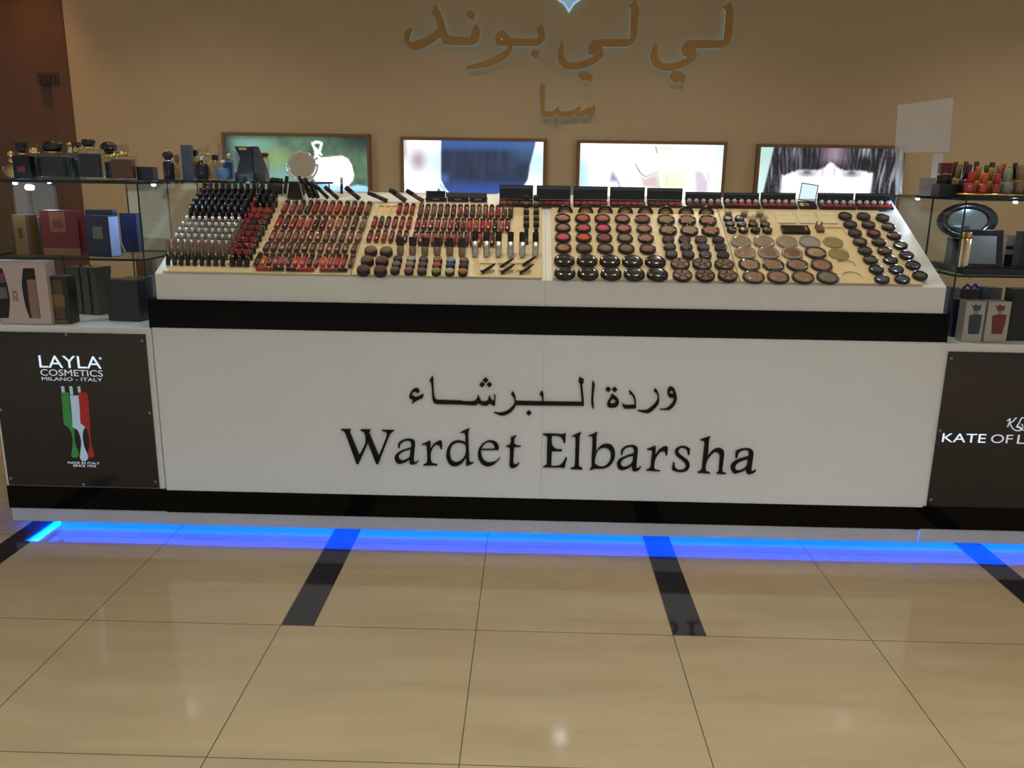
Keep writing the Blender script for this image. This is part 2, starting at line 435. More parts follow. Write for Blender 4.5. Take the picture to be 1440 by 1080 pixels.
# ------------------------------------------------------------------ light boxes
def clamp(x, a=0., b=1.): return max(a, min(b, x))
def sst(a, b, x):
    t = clamp((x - a) / (b - a)); return t * t * (3 - 2 * t)
def mix3(a, b, t): return tuple(p + (q - p) * t for p, q in zip(a, b))
def inpoly(poly, x, y):
    c = False; n = len(poly); j = n - 1
    for i in range(n):
        xi, yi = poly[i]; xj, yj = poly[j]
        if (yi > y) != (yj > y) and x < (xj - xi) * (y - yi) / (yj - yi) + xi: c = not c
        j = i
    return c
def dseg(x, y, a, b):
    ax, ay = a; bx_, by = b; dx, dy = bx_ - ax, by - ay
    t = clamp(((x - ax) * dx + (y - ay) * dy) / (dx * dx + dy * dy)); return math.hypot(x - ax - t * dx, y - ay - t * dy)
def dpoly(poly, x, y):
    d = min(dseg(x, y, poly[i - 1], poly[i]) for i in range(len(poly)))
    return d if inpoly(poly, x, y) else -d
from mathutils import noise as MN
def nz(x, y, s, o=0): return MN.noise(Vector((x * s + o, y * s, o)))
def art_spa(x, y):      # towel and cloths against a mossy green ground
    n = .5 + .5 * nz(x, y, .006, 3) + .25 * nz(x, y, .02, 9)
    c = mix3((.03, .10, .08), (.25, .42, .24), clamp(n))
    c = mix3(c, (.42, .62, .22), .8 * math.exp(-((x - 520) / 130) ** 2 - ((y - 300) / 110) ** 2))
    c = mix3(c, (.30, .62, .56), .8 * math.exp(-((x - 330) / 160) ** 2 - ((y - 190) / 70) ** 2))
    c = mix3(c, (.32, .66, .58), .8 * math.exp(-((x - 560) / 160) ** 2 - ((y - 440) / 80) ** 2))
    c = mix3(c, (.02, .04, .045), .9 * sst(850, 1250, x) * sst(330, 140, y))
    c = mix3(c, (.03, .03, .05), .8 * sst(180, 90, x))
    c = mix3(c, (.02, .03, .04), .5 * sst(160, 120, y))
    d = dpoly([(600,505),(800,480),(950,490),(1130,520),(1200,500),(1300,515),(1300,720),(600,720)], x, y)
    c = mix3(c, mix3((.25, .72, .95), (.75, .98, 1.1), .5 + .5 * nz(x, y, .012, 5)), sst(-4, 8, d))
    d = dpoly([(850,310),(900,285),(1080,266),(1130,290),(1160,340),(1178,420),(1165,470),(1120,520),(1000,515),(860,500),(800,420)], x, y)
    c = mix3(c, (1.25, 1.3, 1.3), sst(-5, 8, d))
    for a, b in (((835,175),(870,160)), ((870,160),(912,170)), ((912,170),(895,225)), ((835,175),(860,240)), ((860,215),(905,260)), ((895,225),(850,285)), ((855,250),(890,290))):
        c = mix3(c, (1.2, 1.25, 1.25), sst(14, 6, dseg(x, y, a, b)))
    return tuple(v * (.72 if v < .9 else 1) for v in c) if max(c) < .95 else c
def art_body(x, y):     # dark navy garment between pale skin and light
    c = (1.25, 1.3, 1.35)
    c = mix3(c, (.50, .82, .95), .7 * sst(240, 400, x) * sst(470, 330, y) * sst(120, 230, y))
    c = mix3(c, (.42, .30, .36), .9 * math.exp(-((x - 210) / 90) ** 2 - ((y - 270) / 110) ** 2))
    c = mix3(c, (.55, .40, .42), .8 * sst(140, 90, x) * sst(330, 200, y))
    c = mix3(c, (.75, .85, .95), .6 * sst(1230, 1290, x) * sst(320, 120, y))
    c = mix3(c, (.25, .8, .95), sst(16, 4, dseg(x, y, (400, 470), (480, 580))))
    d = dpoly([(330,640),(385,495),(450,570),(470,640)], x, y); c = mix3(c, (.03, .12, .35), sst(-4, 8, d))
    d = dpoly([(410,60),(1245,60),(1238,130),(1195,300),(1180,420),(1150,470),(1090,490),(830,580),(500,565),(440,500),(408,430)], x, y)
    k = .5 + .5 * nz(x, y * .25, .02, 2)
    g = mix3((.010, .018, .045), (.035, .055, .11), k)
    g = mix3(g, (.05, .13, .38), .9 * sst(210, 130, y)); g = mix3(g, (.04, .10, .42), .8 * sst(400, 520, y))
    g = mix3(g, (.07, .16, .36), .5 * sst(950, 1150, x) * sst(330, 180, y)); g = mix3(g, (.10, .20, .55), .7 * math.exp(-((x - 440) / 40) ** 2 - ((y - 420) / 40) ** 2))
    return mix3(c, g, sst(-4, 8, d))
def art_dress(x, y):    # overexposed figure in a pale yellow dress
    c = (1.25, 1.28, 1.25)
    c = mix3(c, (.55, .88, .95), .75 * sst(330, 110, x) * sst(90, 330, y) + .25 * sst(220, 110, x))
    c = mix3(c, (.60, .86, .92), .7 * sst(1160, 1290, x) * sst(330, 200, y))
    c = mix3(c, (.82, .85, 1.0), .7 * math.exp(-((x - 530) / 90) ** 2 - ((y - 380) / 90) ** 2))
    def blob(c, poly, col, s=18, a=1): return mix3(c, col, a * sst(-s * .7, s * 1.6, dpoly(poly, x, y)))
    c = blob(c, [(350,410),(378,290),(430,350),(490,470),(455,470),(420,410)], (.34, .30, .58), 24)
    c = blob(c, [(640,450),(600,310),(660,360),(770,310),(800,460)], (.72, .56, .54), 22, .9)
    c = blob(c, [(640,340),(770,315),(1000,290),(1005,470),(790,470),(770,360)], (.90, .95, .66), 30, .85)
    c = blob(c, [(1055,290),(1140,290),(1210,390),(1200,520),(1085,520)], (.72, .60, .76), 24, .9)
    c = blob(c, [(740,100),(895,100),(880,150),(770,155)], (.95, .74, .66), 14, .8)
    for a, b, w_, col in (((575,255),(620,325),9,(.24,.18,.42)), ((620,325),(665,355),9,(.4,.3,.5)), ((665,355),(765,315),8,(.5,.4,.55)), ((735,110),(755,165),10,(.15,.16,.16)), ((770,350),(790,450),6,(.6,.55,.35)), ((860,330),(830,430),5,(.7,.75,.45)), ((1000,330),(1003,450),6,(.75,.8,.4)), ((1150,220),(1175,320),6,(.8,.9,.6)), ((1175,320),(1200,380),6,(.4,.35,.5))):
        c = mix3(c, col, .8 * sst(w_, w_ * .3, dseg(x, y, a, b)))
    return c
def art_face(x, y):     # pale face under a long dark fringe
    c = (1.22, 1.20, 1.28)
    c = mix3(c, (.62, .52, .82), .6 * sst(380, 325, x) * sst(330, 420, y) + .6 * sst(1000, 1060, x) * sst(350, 440, y))
    for ex in (530, 890):
        c = mix3(c, (.05, .05, .07), .95 * math.exp(-((x - ex) / 75) ** 2 - ((y - 278) / 26) ** 2))
        c = mix3(c, (.30, .33, .38), .8 * math.exp(-((x - ex) / 60) ** 2 - ((y - 302) / 10) ** 2))
        for sx in (-45, 45): c = mix3(c, (.9, .95, 1.0), .9 * math.exp(-((x - ex - sx) / 14) ** 2 - ((y - 268) / 9) ** 2))
    c = mix3(c, (.55, .48, .60), .7 * math.exp(-((x - 655) / 12) ** 2) * sst(340, 280, y) + .7 * math.exp(-((x - 750) / 12) ** 2) * sst(340, 280, y))
    c = mix3(c, (.65, .62, .8), .6 * math.exp(-((x - 755) / 20) ** 2 - ((y - 440) / 30) ** 2))
    st = .5 + .5 * nz(x + .12 * (x - 700) * (y / 300), y * .06, .055, 7) + .3 * nz(x + .12 * (x - 700) * (y / 300), y * .05, .16, 1)
    hair = mix3((.012, .010, .014), (.26, .25, .30), clamp(st * 1.35 - .62))
    hair = mix3(hair, (.55, .62, .75), .8 * clamp(nz(x, y * .1, .05, 11) * 2 - .4) * (sst(200, 120, y) + sst(1080, 1150, x) + sst(330, 230, x)))
    hair = mix3(hair, (.50, .36, .46), .65 * math.exp(-((x - 735) / 80) ** 2) * sst(240, 150, y))
    edge = 262 - 30 * math.exp(-((x - 720) / 55) ** 2) * 2.0 + 10 * nz(x, 0, .05, 4)
    edge += 45 * sst(480, 330, x) + 18 * sst(960, 1060, x)
    m = sst(edge + 8, edge - 12, y)
    m = max(m, sst(345, 318, x + .03 * (y - 300)), sst(1050, 1072, x))
    c = mix3(c, hair, m)
    side = 245 - .16 * (y - 80)
    bg = mix3((.55, .80, .74), (.72, .95, .92), sst(100, 400, y))
    c = mix3(c, bg, sst(side + 8, side - 8, x)); c = mix3(c, (.62, .85, .85), sst(1266, 1278, x))
    return c
BOXES = [
    ('wall light box with a green spa picture behind the round mirror', (311, 184), (520, 190), art_spa, (100, 1290, 118, 300, 170, 6.0)),
    ('wall light box with a dark navy garment between white glows', (563, 192), (769, 195), art_body, (85, 1308, 100, 555, 180, 6.26)),
    ('wall light box with an overexposed figure in pale yellow', (812, 196), (1023, 200), art_dress, (112, 1300, 93, 800, 185, 6.0)),
    ('wall light box with a pale face under a long dark fringe', (1066, 201), (1274, 206), art_face, (140, 1275, 85, 1050, 190, 6.0)),
]
for lab, a, b, art, (ax0, ax1, ay0, ox, oy, sc) in BOXES:
    pa, pb = onY(*a, WY - .05), onY(*b, WY - .05)
    x0, x1, zt = pa.x, pb.x, (pa.z + pb.z) / 2; zb = zt - .80; fw = .024
    r = thing('wall_light_box', lab, 'light box', ((x0 + x1) / 2, WY, zb), group='light boxes on the wall')
    hw = (x1 - x0) / 2; H = zt - zb
    bm = bmesh.new()
    for q in ((-hw, hw, H - fw, H), (-hw, hw, 0, fw), (-hw, -hw + fw, fw, H - fw), (hw - fw, hw, fw, H - fw)): bx(bm, q[0], q[1], -.06, 0, q[2], q[3], .003)
    obj('frame', bm, M_frame, r)
    bm = bmesh.new(); nx, ny = 150, 84; iw = 2 * (hw - fw); ih = H - 2 * fw
    lay = bm.loops.layers.float_color.new('print')
    scale = (ax1 - ax0) / iw
    V = [[bm.verts.new((-hw + fw + iw * i / nx, -.05, H - fw - ih * j / ny)) for i in range(nx + 1)] for j in range(ny + 1)]
    vc = {}
    for j in range(ny + 1):
        for i in range(nx + 1):
            vc[V[j][i]] = (*art(ax0 + scale * iw * i / nx, ay0 + scale * ih * j / ny), 1)
    for j in range(ny):
        for i in range(nx):
            f = bm.faces.new((V[j][i], V[j + 1][i], V[j + 1][i + 1], V[j][i + 1]))
            for l in f.loops: l[lay] = vc[l.vert]
    if 'lit_print' not in MATS:
        m = mat('lit_print', (.02, .02, .02), .3); nt = m.node_tree
        at = nt.nodes.new('ShaderNodeVertexColor'); at.layer_name = 'print'
        nt.links.new(at.outputs['Color'], nt.nodes['Principled BSDF'].inputs['Emission Color'])
        nt.nodes['Principled BSDF'].inputs['Emission Strength'].default_value = 1.0
    obj('backlit_picture', bm, MATS['lit_print'], r, False)
    bm = bmesh.new(); bx(bm, -hw + fw * .5, hw - fw * .5, -.047, 0, fw * .5, H - fw * .5); obj('light_case', bm, M_blkm, r)

# ------------------------------------------------------------------ display counters (two units meeting at the seam)
SEAM = 1.3975
X0, X1 = -.011, 2.806
def slope_box(bm, x0, x1, s0, s1, h0, h1, bev=0, mi=0):
    n0 = len(bm.verts)
    t = bmesh.new(); bx(t, x0, x1, s0, s1, h0, h1, bev, mi)
    me = bpy.data.meshes.new('t'); t.to_mesh(me); t.free()
    for v in me.vertices:
        v.co = tp(v.co.x, v.co.y, v.co.z)
    bm.from_mesh(me); bpy.data.meshes.remove(me)
TOPY, SB_ = 1.16, (1.16 - TY) / math.cos(TH)
TOPZ = TZ + TS * (TOPY - TY)
LED_E = 1.0
def counter(name, label, x0, x1, lx0, lx1, led_side=None):
    r = thing(name, label, 'counter', ((x0 + x1) / 2, .62, 0))
    inv = Matrix.Translation((-(x0 + x1) / 2, -.62, 0))
    def P(nm, bm, m): bm.transform(inv); return obj(nm, bm, m, r)
    bm = bmesh.new(); bx(bm, x0 + (.006 if x0 < 0 else .0002), x1 - .0002, .62, 1.28, .186, .806, .0005); P('front_panel', bm, M_white)
    bm = bmesh.new(); bx(bm, x0, x1, .616, 1.28, .8055, .907, .0012); P('upper_band', bm, M_black)
    bm = bmesh.new(); bx(bm, x0, x1, .617, 1.28, .099, .1865, .0012); P('lower_band', bm, M_black)
    bm = bmesh.new(); bx(bm, x0 + .0001, x1 - .0001, .621, .640, .046, .0995, .0003); P('plinth', bm, M_plinth)
    bm = bmesh.new(); bx(bm, x0 + .002, x1 - .0005, .74, 1.24, 0, .0988); P('kick_board', bm, M_plinth)
    bm = bmesh.new(); bx(bm, x0 + .004, x1 - .001, .6402, .6422, .056, .084); P('light_strip', bm, M_led)
    # tray body: profile along y, closed under the ledge
    bm = bmesh.new()
    prof = [(.622, .9065), (.622, TZ - .004), (.626, TZ), (TOPY, TOPZ), (1.28, TOPZ), (1.28, .9065)]
    a = [bm.verts.new((lx0, y, z)) for y, z in prof]; b = [bm.verts.new((lx1, y, z)) for y, z in prof]
    bm.faces.new(a); bm.faces.new(b[::-1])
    for i in range(len(prof)): bm.faces.new((a[i], a[i - 1], b[i - 1], b[i]))
    P('display_tray', bm, M_lip)
    return r, inv
cl, invL = counter('display_counter', 'white display counter with the black shop name up to the seam, lip products on top', X0, SEAM, .022, SEAM - .0004)
cr_, invR = counter('display_counter', 'white display counter past the seam, powder compacts on top', SEAM, X1, SEAM + .0004, 2.782)

def board(name, parent, inv, x0, x1, s0, s1, m, cuts=()):
    """a thin tester board on the tray; cuts are (kind, ...) recesses really cut into it"""
    t = .006
    bm = bmesh.new()
    outer = [(x0, s0), (x1, s0), (x1, s1), (x0, s1)]
    loops = [outer]
    for c in cuts:
        if c[0] == 'o': loops.append([(c[1] + c[3] * math.cos(2 * PI * k / 32), c[2] + c[3] * math.sin(2 * PI * k / 32)) for k in range(32)])
        else: loops.append([(c[1], c[3]), (c[2], c[3]), (c[2], c[4]), (c[1], c[4])])
    tmp = bmesh.new(); plate(tmp, loops, 0, t)
    me = bpy.data.meshes.new('t'); tmp.to_mesh(me); tmp.free()
    for v in me.vertices: v.co = tp(v.co.x, v.co.z, t - v.co.y)
    bm.from_mesh(me); bpy.data.meshes.remove(me)
    if cuts: slope_box(bm, x0, x1, s0, s1, .0003, .0012)
    bm.transform(inv)
    return obj(name, bm, m, parent)
BT = .0064
cG = crop(1010, 240, 6.545)
rec = []
for (x, y) in ((1177, 862), (1237, 975)):
    q = onT(*cG(x, y), BT); rec.append(('o', q[0], max(q[1], .041), .034))
a = onT(*cG(965, 585), BT); b = onT(*cG(1145, 520), BT)
SBD = onT(700, 286, BT)[1]
slots = []
cC = crop(500, 240, 6.545)
for xx in (218, 280, 342):
    q = onT(*cC(xx + 22, 322), BT); q2 = onT(*cC(xx - 18, 405), BT)
    slots.append(('r', q[0] - .011, q[0] + .011, q2[1], q[1]))
cM = crop(640, 240, 6.545)
for xa, xb in ((228, 362), (396, 532), (562, 696)):
    for ya, yb in ((848, 896), (912, 970)):
        q = onT(*cM(xa, ya), BT); q2 = onT(*cM(xb, yb), BT)
        slots.append(('r', q[0], q2[0], max(q2[1], .014), max(q[1], .03)))
XB1 = onT(510, 340)[0]
XB1 = (onT(497, 381)[0] + onT(524, 285)[0]) / 2
board('tester_board', cl, invL, .05, XB1 - .002, .004, SBD, M_cream)
board('tester_board', cl, invL, XB1 + .002, onT(762, 330)[0], .004, SBD, M_cream, slots)
XG = (onT(1042, 396)[0] + onT(1030, 370)[0]) / 2
board('tester_board', cr_, invR, onT(776, 340)[0], XG - .002, .004, SBD, M_cream)
board('tester_board', cr_, invR, XG + .002, 2.70, .004, SBD, M_cream, rec + [('r', a[0], b[0], a[1], b[1])])
# clear upright strip along the top of the left half
bm = bmesh.new(); bx(bm, .06, 1.05, TOPY - .008, TOPY - .005, TOPZ - .0035, TOPZ + .008); bm.transform(invL); obj('clear_edge_strip', bm, M_clear, cl)

# ------------------------------------------------------------------ black lettering on the counter front
A_, B_, C_, D_ = crop(470, 590, 9.6), crop(610, 590, 9.6), crop(755, 595, 9.6), crop(895, 595, 8)
E_, F_, G_ = crop(565, 520, 9.6), crop(700, 520, 9.6), crop(830, 525, 10.286)
LATIN = [
 (A_, [[(88,132),(222,130),(215,155),(207,168),(338,480),(415,330),(420,250),(412,195),(395,168),(352,150),(362,135),(490,137),(482,158),(468,172),(600,490),(700,240),(708,190),(690,165),(640,155),(645,142),(810,145),(800,158),(770,180),(740,225),(592,605),(568,605),(455,318),(325,603),(300,603),(160,215),(140,175),(120,155),(90,145)]]),
 (A_, [[(862,390),(862,335),(875,310),(930,275),(1010,262),(1060,272),(1085,300),(1090,350),(1072,540),(1080,575),(1100,578),(1135,552),(1138,562),(1105,595),(1050,612),(1022,600),(1015,560),(1018,540),(960,575),(880,600),(840,580),(815,530),(820,490),(850,455),(920,415),(1035,380),(1040,340),(1030,295),(990,285),(950,292),(905,320),(885,360),(880,390)], [(1030,400),(950,425),(890,460),(868,500),(880,540),(915,555),(960,545),(1010,510),(1022,470)]]),
 (A_, [[(1180,335),(1235,312),(1288,288),(1298,300),(1300,395),(1335,340),(1390,300),(1430,287),(1448,290),(1456,340),(1454,400),(1436,402),(1424,362),(1395,340),(1365,345),(1330,385),(1306,450),(1302,520),(1312,575),(1335,595),(1392,605),(1390,620),(1200,622),(1205,608),(1235,598),(1250,570),(1255,500),(1245,360),(1230,340),(1185,345)]]),
 (B_, [[(357,178),(400,152),(487,118),(470,160),(466,200),(480,550),(490,578),(540,580),(538,590),(436,630),(434,520),(380,590),(330,620),(275,632),(220,610),(185,560),(168,500),(175,420),(205,350),(260,300),(330,285),(390,295),(425,315),(425,215),(415,190),(395,178),(365,186)], [(428,350),(400,325),(350,312),(300,318),(250,350),(222,420),(222,480),(240,545),(285,575),(330,572),(380,540),(420,480),(432,420)]]),
 (B_, [[(635,412),(875,412),(878,370),(860,325),(820,295),(770,285),(710,295),(650,335),(610,395),(595,460),(605,530),(640,590),(690,625),(745,632),(800,612),(850,570),(885,535),(895,512),(890,515),(850,555),(800,575),(740,580),(690,560),(655,515),(640,460)], [(640,400),(660,360),(700,320),(745,305),(790,320),(815,355),(822,398)]]),
 (B_, [[(1040,240),(1115,215),(1108,232),(1092,250),(1085,300),(1095,335),(1125,352),(1175,358),(1175,368),(1085,372),(1075,560),(1080,600),(1100,612),(1130,600),(1155,580),(1150,600),(1110,640),(1060,658),(1035,645),(1022,615),(1028,480),(1025,380),(975,365),(975,355),(1015,350),(1035,320),(1040,280)]]),
 (C_, [[(78,158),(95,147),(200,145),(330,152),(368,148),(390,130),(388,200),(385,270),(362,272),(350,225),(310,182),(250,170),(205,170),(200,250),(215,310),(250,345),(290,358),(340,357),(338,380),(205,382),(198,480),(196,582),(250,582),(310,570),(360,520),(390,465),(408,468),(395,520),(378,590),(370,615),(352,602),(80,598),(85,588),(125,570),(135,545),(135,400),(140,200),(130,175)]]),
 (C_, [[(465,182),(530,150),(600,125),(590,145),(580,165),(566,560),(575,590),(615,608),(615,628),(450,622),(450,612),(490,600),(508,575),(515,500),(522,215),(515,188),(490,180)]]),
 (C_, [[(692,180),(750,150),(820,122),(812,140),(808,170),(800,390),(850,320),(900,290),(955,282),(1010,300),(1045,350),(1057,420),(1040,500),(990,570),(930,605),(880,615),(780,618),(745,625),(720,638),(712,632),(738,590),(738,500),(752,215),(745,185),(720,176)], [(795,450),(815,390),(850,350),(900,335),(950,340),(985,375),(1000,430),(990,500),(950,560),(890,592),(830,580),(785,550),(785,500)]]),
 (C_, [[(1135,432),(1138,375),(1155,345),(1210,312),(1285,300),(1335,310),(1362,345),(1362,400),(1345,580),(1352,612),(1375,612),(1405,580),(1408,592),(1375,635),(1320,652),(1292,645),(1282,600),(1285,575),(1225,615),(1150,635),(1105,615),(1082,565),(1088,525),(1120,485),(1190,450),(1305,412),(1312,375),(1300,330),(1262,322),(1220,330),(1180,355),(1160,395),(1155,432)], [(1300,440),(1220,462),(1160,495),(1135,540),(1145,580),(1180,595),(1230,582),(1275,550),(1292,510)]]),
 (D_, [[(120,298),(160,280),(218,258),(216,290),(215,365),(250,310),(300,272),(340,262),(355,275),(352,320),(345,365),(330,365),(325,330),(305,315),(270,325),(230,375),(208,430),(200,490),(205,518),(225,528),(268,535),(265,543),(108,535),(112,528),(145,515),(160,490),(165,430),(178,320),(165,302),(125,305)]]),
 (D_, [[(605,292),(598,360),(578,362),(575,320),(555,290),(520,278),(490,285),(472,315),(485,345),(530,380),(580,420),(600,460),(592,505),(560,540),(500,552),(450,545),(402,528),(404,500),(415,440),(428,445),(435,490),(460,520),(500,530),(540,518),(560,490),(550,455),(510,415),(455,370),(435,335),(442,300),(470,275),(520,260),(570,268)]]),
 (D_, [[(720,190),(765,172),(832,150),(825,170),(818,195),(805,375),(850,320),(890,292),(935,282),(975,300),(988,340),(980,420),(968,530),(980,555),(1012,565),(1010,574),(905,572),(905,562),(925,545),(930,500),(938,380),(930,345),(905,328),(870,332),(820,385),(788,450),(780,520),(790,545),(830,556),(830,568),(690,560),(690,550),(720,540),(738,510),(745,430),(768,225),(760,200),(725,197)]]),
 (D_, [[(1115,395),(1118,330),(1135,310),(1185,292),(1245,285),(1290,292),(1315,320),(1318,360),(1295,520),(1300,545),(1320,542),(1345,525),(1348,535),(1320,562),(1270,578),(1245,570),(1235,540),(1240,515),(1190,545),(1110,568),(1080,550),(1063,510),(1068,475),(1095,440),(1160,405),(1260,375),(1268,345),(1262,315),(1235,303),(1195,308),(1160,328),(1142,360),(1138,395)], [(1258,405),(1190,425),(1135,455),(1112,495),(1122,528),(1155,535),(1195,525),(1235,495),(1248,460)]]),
]
def dia(x, y, r): return [(x, y - r), (x + r, y), (x, y + r), (x - r, y)]
ARABIC = [
 ('letter', E_, [[(240,290),(225,315),(205,312),(180,295),(150,305),(132,330),(145,350),(190,370),(240,350),(290,325),(295,335),(280,385),(235,402),(175,435),(140,460),(135,452),(150,410),(110,390),(98,370),(110,320),(145,270),(185,248),(225,258)]]),
 ('letter', E_, [[(370,150),(390,115),(415,82),(425,130),(432,300),(445,380),(470,407),(790,418),(850,428),(960,425),(1000,405),(1018,370),(1025,335),(1050,380),(1075,425),(1120,430),(1160,415),(1170,380),(1178,345),(1190,360),(1215,410),(1235,420),(1250,395),(1245,340),(1252,325),(1265,360),(1265,400),(1258,490),(1225,480),(1185,455),(1160,480),(1110,485),(1060,470),(1030,455),(1010,475),(960,480),(800,470),(460,462),(430,440),(412,380),(402,220),(390,170)]]),
 ('dot', E_, [dia(1130,142,40)]), ('dot', E_, [dia(1083,202,38)]), ('dot', E_, [dia(1182,202,38)]),
 ('letter', F_, [[(-51,570),(0,580),(60,575),(120,555),(180,510),(215,470),(225,430),(218,385),(195,350),(178,335),(195,288),(225,325),(240,370),(245,420),(590,428),(600,400),(590,360),(563,335),(588,283),(610,305),(618,345),(618,428),(1130,435),(1135,420),(1125,330),(1110,190),(1088,160),(1098,110),(1105,88),(1120,110),(1162,125),(1158,180),(1140,195),(1162,400),(1162,490),(1100,488),(245,478),(225,520),(180,570),(120,605),(70,618),(10,608),(-51,578)]]),
 ('dot', F_, [dia(420,584,38)]),
 ('letter', F_, [[(1283,145),(1310,195),(1300,300),(1292,400),(1298,500),(1295,535),(1280,515),(1262,440),(1268,300),(1275,180)]]),
 ('letter', G_, [[(318,290),(350,320),(390,350),(415,400),(410,450),(375,490),(310,500),(262,490),(245,460),(255,410),(285,360),(300,325)], [(325,370),(300,395),(287,425),(310,440),(345,435),(375,410),(360,390)]]),
 ('dot', G_, [dia(262,233,42)]), ('dot', G_, [dia(355,235,42)]),
 ('letter', G_, [[(572,240),(600,270),(640,320),(660,380),(665,510),(500,512),(478,490),(465,450),(470,425),(485,455),(560,460),(640,455),(640,400),(625,350),(600,315),(570,300),(565,265)]]),
 ('letter', G_, [[(938,212),(970,250),(995,320),(998,410),(975,465),(930,515),(880,555),(830,578),(760,565),(690,545),(688,530),(750,535),(820,530),(880,490),(940,430),(975,370),(975,320),(955,285),(922,262)]]),
 ('letter', G_, [[(1175,190),(1215,215),(1240,280),(1255,350),(1245,410),(1215,470),(1160,520),(1100,532),(1010,525),(1012,515),(1090,512),(1150,475),(1200,410),(1215,355),(1165,355),(1130,325),(1118,280),(1125,230),(1145,200)], [(1178,248),(1150,262),(1145,280),(1170,298),(1205,292),(1208,275)]]),
]
LY = .612
sg = thing('shop_name_sign', 'raised black Latin letters of the shop name on the white counter front', 'sign', (1.3, .62, .3), group='shop name on the counter')
for cr0, loops in LATIN:
    bm = bmesh.new(); plate(bm, outline(loops, cr0, LY, 48), LY, .6199); bm.transform(Matrix.Translation((-1.3, -.62, -.3))); obj('letter', bm, M_letter, sg)
sg = thing('shop_name_sign', 'raised black Arabic letters above the Latin shop name on the counter', 'sign', (1.3, .62, .5), group='shop name on the counter')
for nm, cr0, loops in ARABIC:
    bm = bmesh.new(); plate(bm, outline(loops, cr0, LY, 44), LY, .6199); bm.transform(Matrix.Translation((-1.3, -.62, -.5))); obj(nm, bm, M_letter, sg)

# ------------------------------------------------------------------ side cabinets and their posters
def cabinet(label, x0, x1):
    r = thing('side_cabinet', label, 'cabinet', ((x0 + x1) / 2, .635, 0), group='white cabinets beside the counter')
    inv = Matrix.Translation((-(x0 + x1) / 2, -.635, 0))
    def P(nm, bm, m): bm.transform(inv); return obj(nm, bm, m, r)
    bm = bmesh.new(); bx(bm, x0, x1, .628, 1.28, .188, .80, .0015); P('cabinet_body', bm, M_lip)
    bm = bmesh.new(); bx(bm, x0, x1, .622, 1.28, .10, .1885, .0012); P('lower_band', bm, M_black)
    bm = bmesh.new(); bx(bm, x0 + .006, x1, .626, .645, .046, .1, .0003); (bx(bm, x0 + .006, x0 + .025, .6452, 1.28, .046, .1, .0012) if x0 < 0 else None); P('plinth', bm, M_plinth)
    bm = bmesh.new(); bx(bm, x0 + (.12 if x0 < 0 else 0), x1, .74, 1.24, 0, .0992); P('kick_board', bm, M_plinth)
    bm = bmesh.new(); bx(bm, x0 + (.03 if x0 < 0 else .002), x1, .6452, .6472, .056, .084)
    P('light_strip', bm, M_led)
    return r, inv
CLX0, CLX1 = -.616, -.0125
cabL, invCL = cabinet('white cabinet with a brush advert poster under the perfume boxes', CLX0, CLX1)
CRX0, CRX1 = 2.8060, 3.72
cabR, invCR = cabinet('white cabinet with a plain dark poster under the boxed red and blue perfumes', CRX0, CRX1)
bm = bmesh.new(); bx(bm, CLX0 + .0252, CLX0 + .0272, .66, 1.24, .056, .084); bm.transform(invCL); obj('light_strip', bm, M_led, cabL)
PYF = .6225
def poster(cab, inv, name, x0, x1, z0, z1, label):
    bm = bmesh.new(); bx(bm, x0, x1, PYF, .6285, z0, z1, .001); bm.transform(inv)
    p = obj(name, bm, M_poster, cab); p['label'] = label
    for (sx, sz) in ((x0 + .012, z1 - .025), (x1 - .012, z1 - .025), ((x0 + x1) / 2, z1 - .007), (x0 + .012, z0 + .025), (x1 - .012, z0 + .025), ((x0 + x1) / 2, z0 + .007), (x0 + .009, (z0 + z1) / 2), (x1 - .009, (z0 + z1) / 2)):
        bm = bmesh.new(); lathe(bm, [(0, .003), (.004, .003), (.0055, .0015), (.006, 0), (0, 0)], 12, Matrix.Translation((sx, PYF, sz)) @ Matrix.Rotation(PI / 2, 4, 'X'))
        bm.transform(inv); obj('screw', bm, M_screw, p)
    return p
pL = poster(cabL, invCL, 'poster_panel', -.606, -.034, .192, .779, 'dark brown glossy poster with white print and three coloured applicators')
def ptext(par, inv, nm, s, u0, v0, u1, v1, m, shear=0):
    vm = (v0 + v1) / 2; uc = (u0 + u1) / 2
    a = onY(u0, vm, PYF); b = onY(u1, vm, PYF); lo = onY(uc, v1, PYF).z; hi = onY(uc, v0, PYF).z
    bm = bmesh.new(); text_mesh(bm, s, a.x, b.x, lo, hi, PYF - .0008, PYF - .0002, shear); bm.transform(inv)
    return obj(nm, bm, m, par, False)
ptext(pL, invCL, 'lettering', 'LAYLA', 55, 500.5, 142, 517.5, M_lit)
ptext(pL, invCL, 'lettering', 'COSMETICS', 57, 519.9, 144.5, 528.9, M_lit2)
ptext(pL, invCL, 'lettering', 'MILANO - ITALY', 59, 530.9, 144, 535.7, M_lit2)
ptext(pL, invCL, 'lettering', 'MADE IN ITALY', 95.5, 649.4, 140, 652.6, M_lit2)
ptext(pL, invCL, 'lettering', 'SINCE 1936', 103, 653.6, 135, 656.6, M_lit2)
bm = bmesh.new(); q = onY(141, 504, PYF); lathe(bm, [(0, .0009), (.005, .0009), (.005, 0), (0, 0)], 12, Matrix.Translation((q.x, PYF, q.z)) @ Matrix.Rotation(PI / 2, 4, 'X')); bm.transform(invCL); obj('registered_mark', bm, M_lit2, pL)
BR = crop(70, 535, 8.31)
M_pg, M_pw, M_pr = mat('print_green', lin((58, 150, 74)), .3, emit=.10, ecol=lin((58, 160, 74))), mat('print_white', lin((186, 208, 230)), .3, emit=.22, ecol=lin((176, 204, 235))), mat('print_red', lin((176, 46, 46)), .3, emit=.09, ecol=lin((190, 40, 40)))
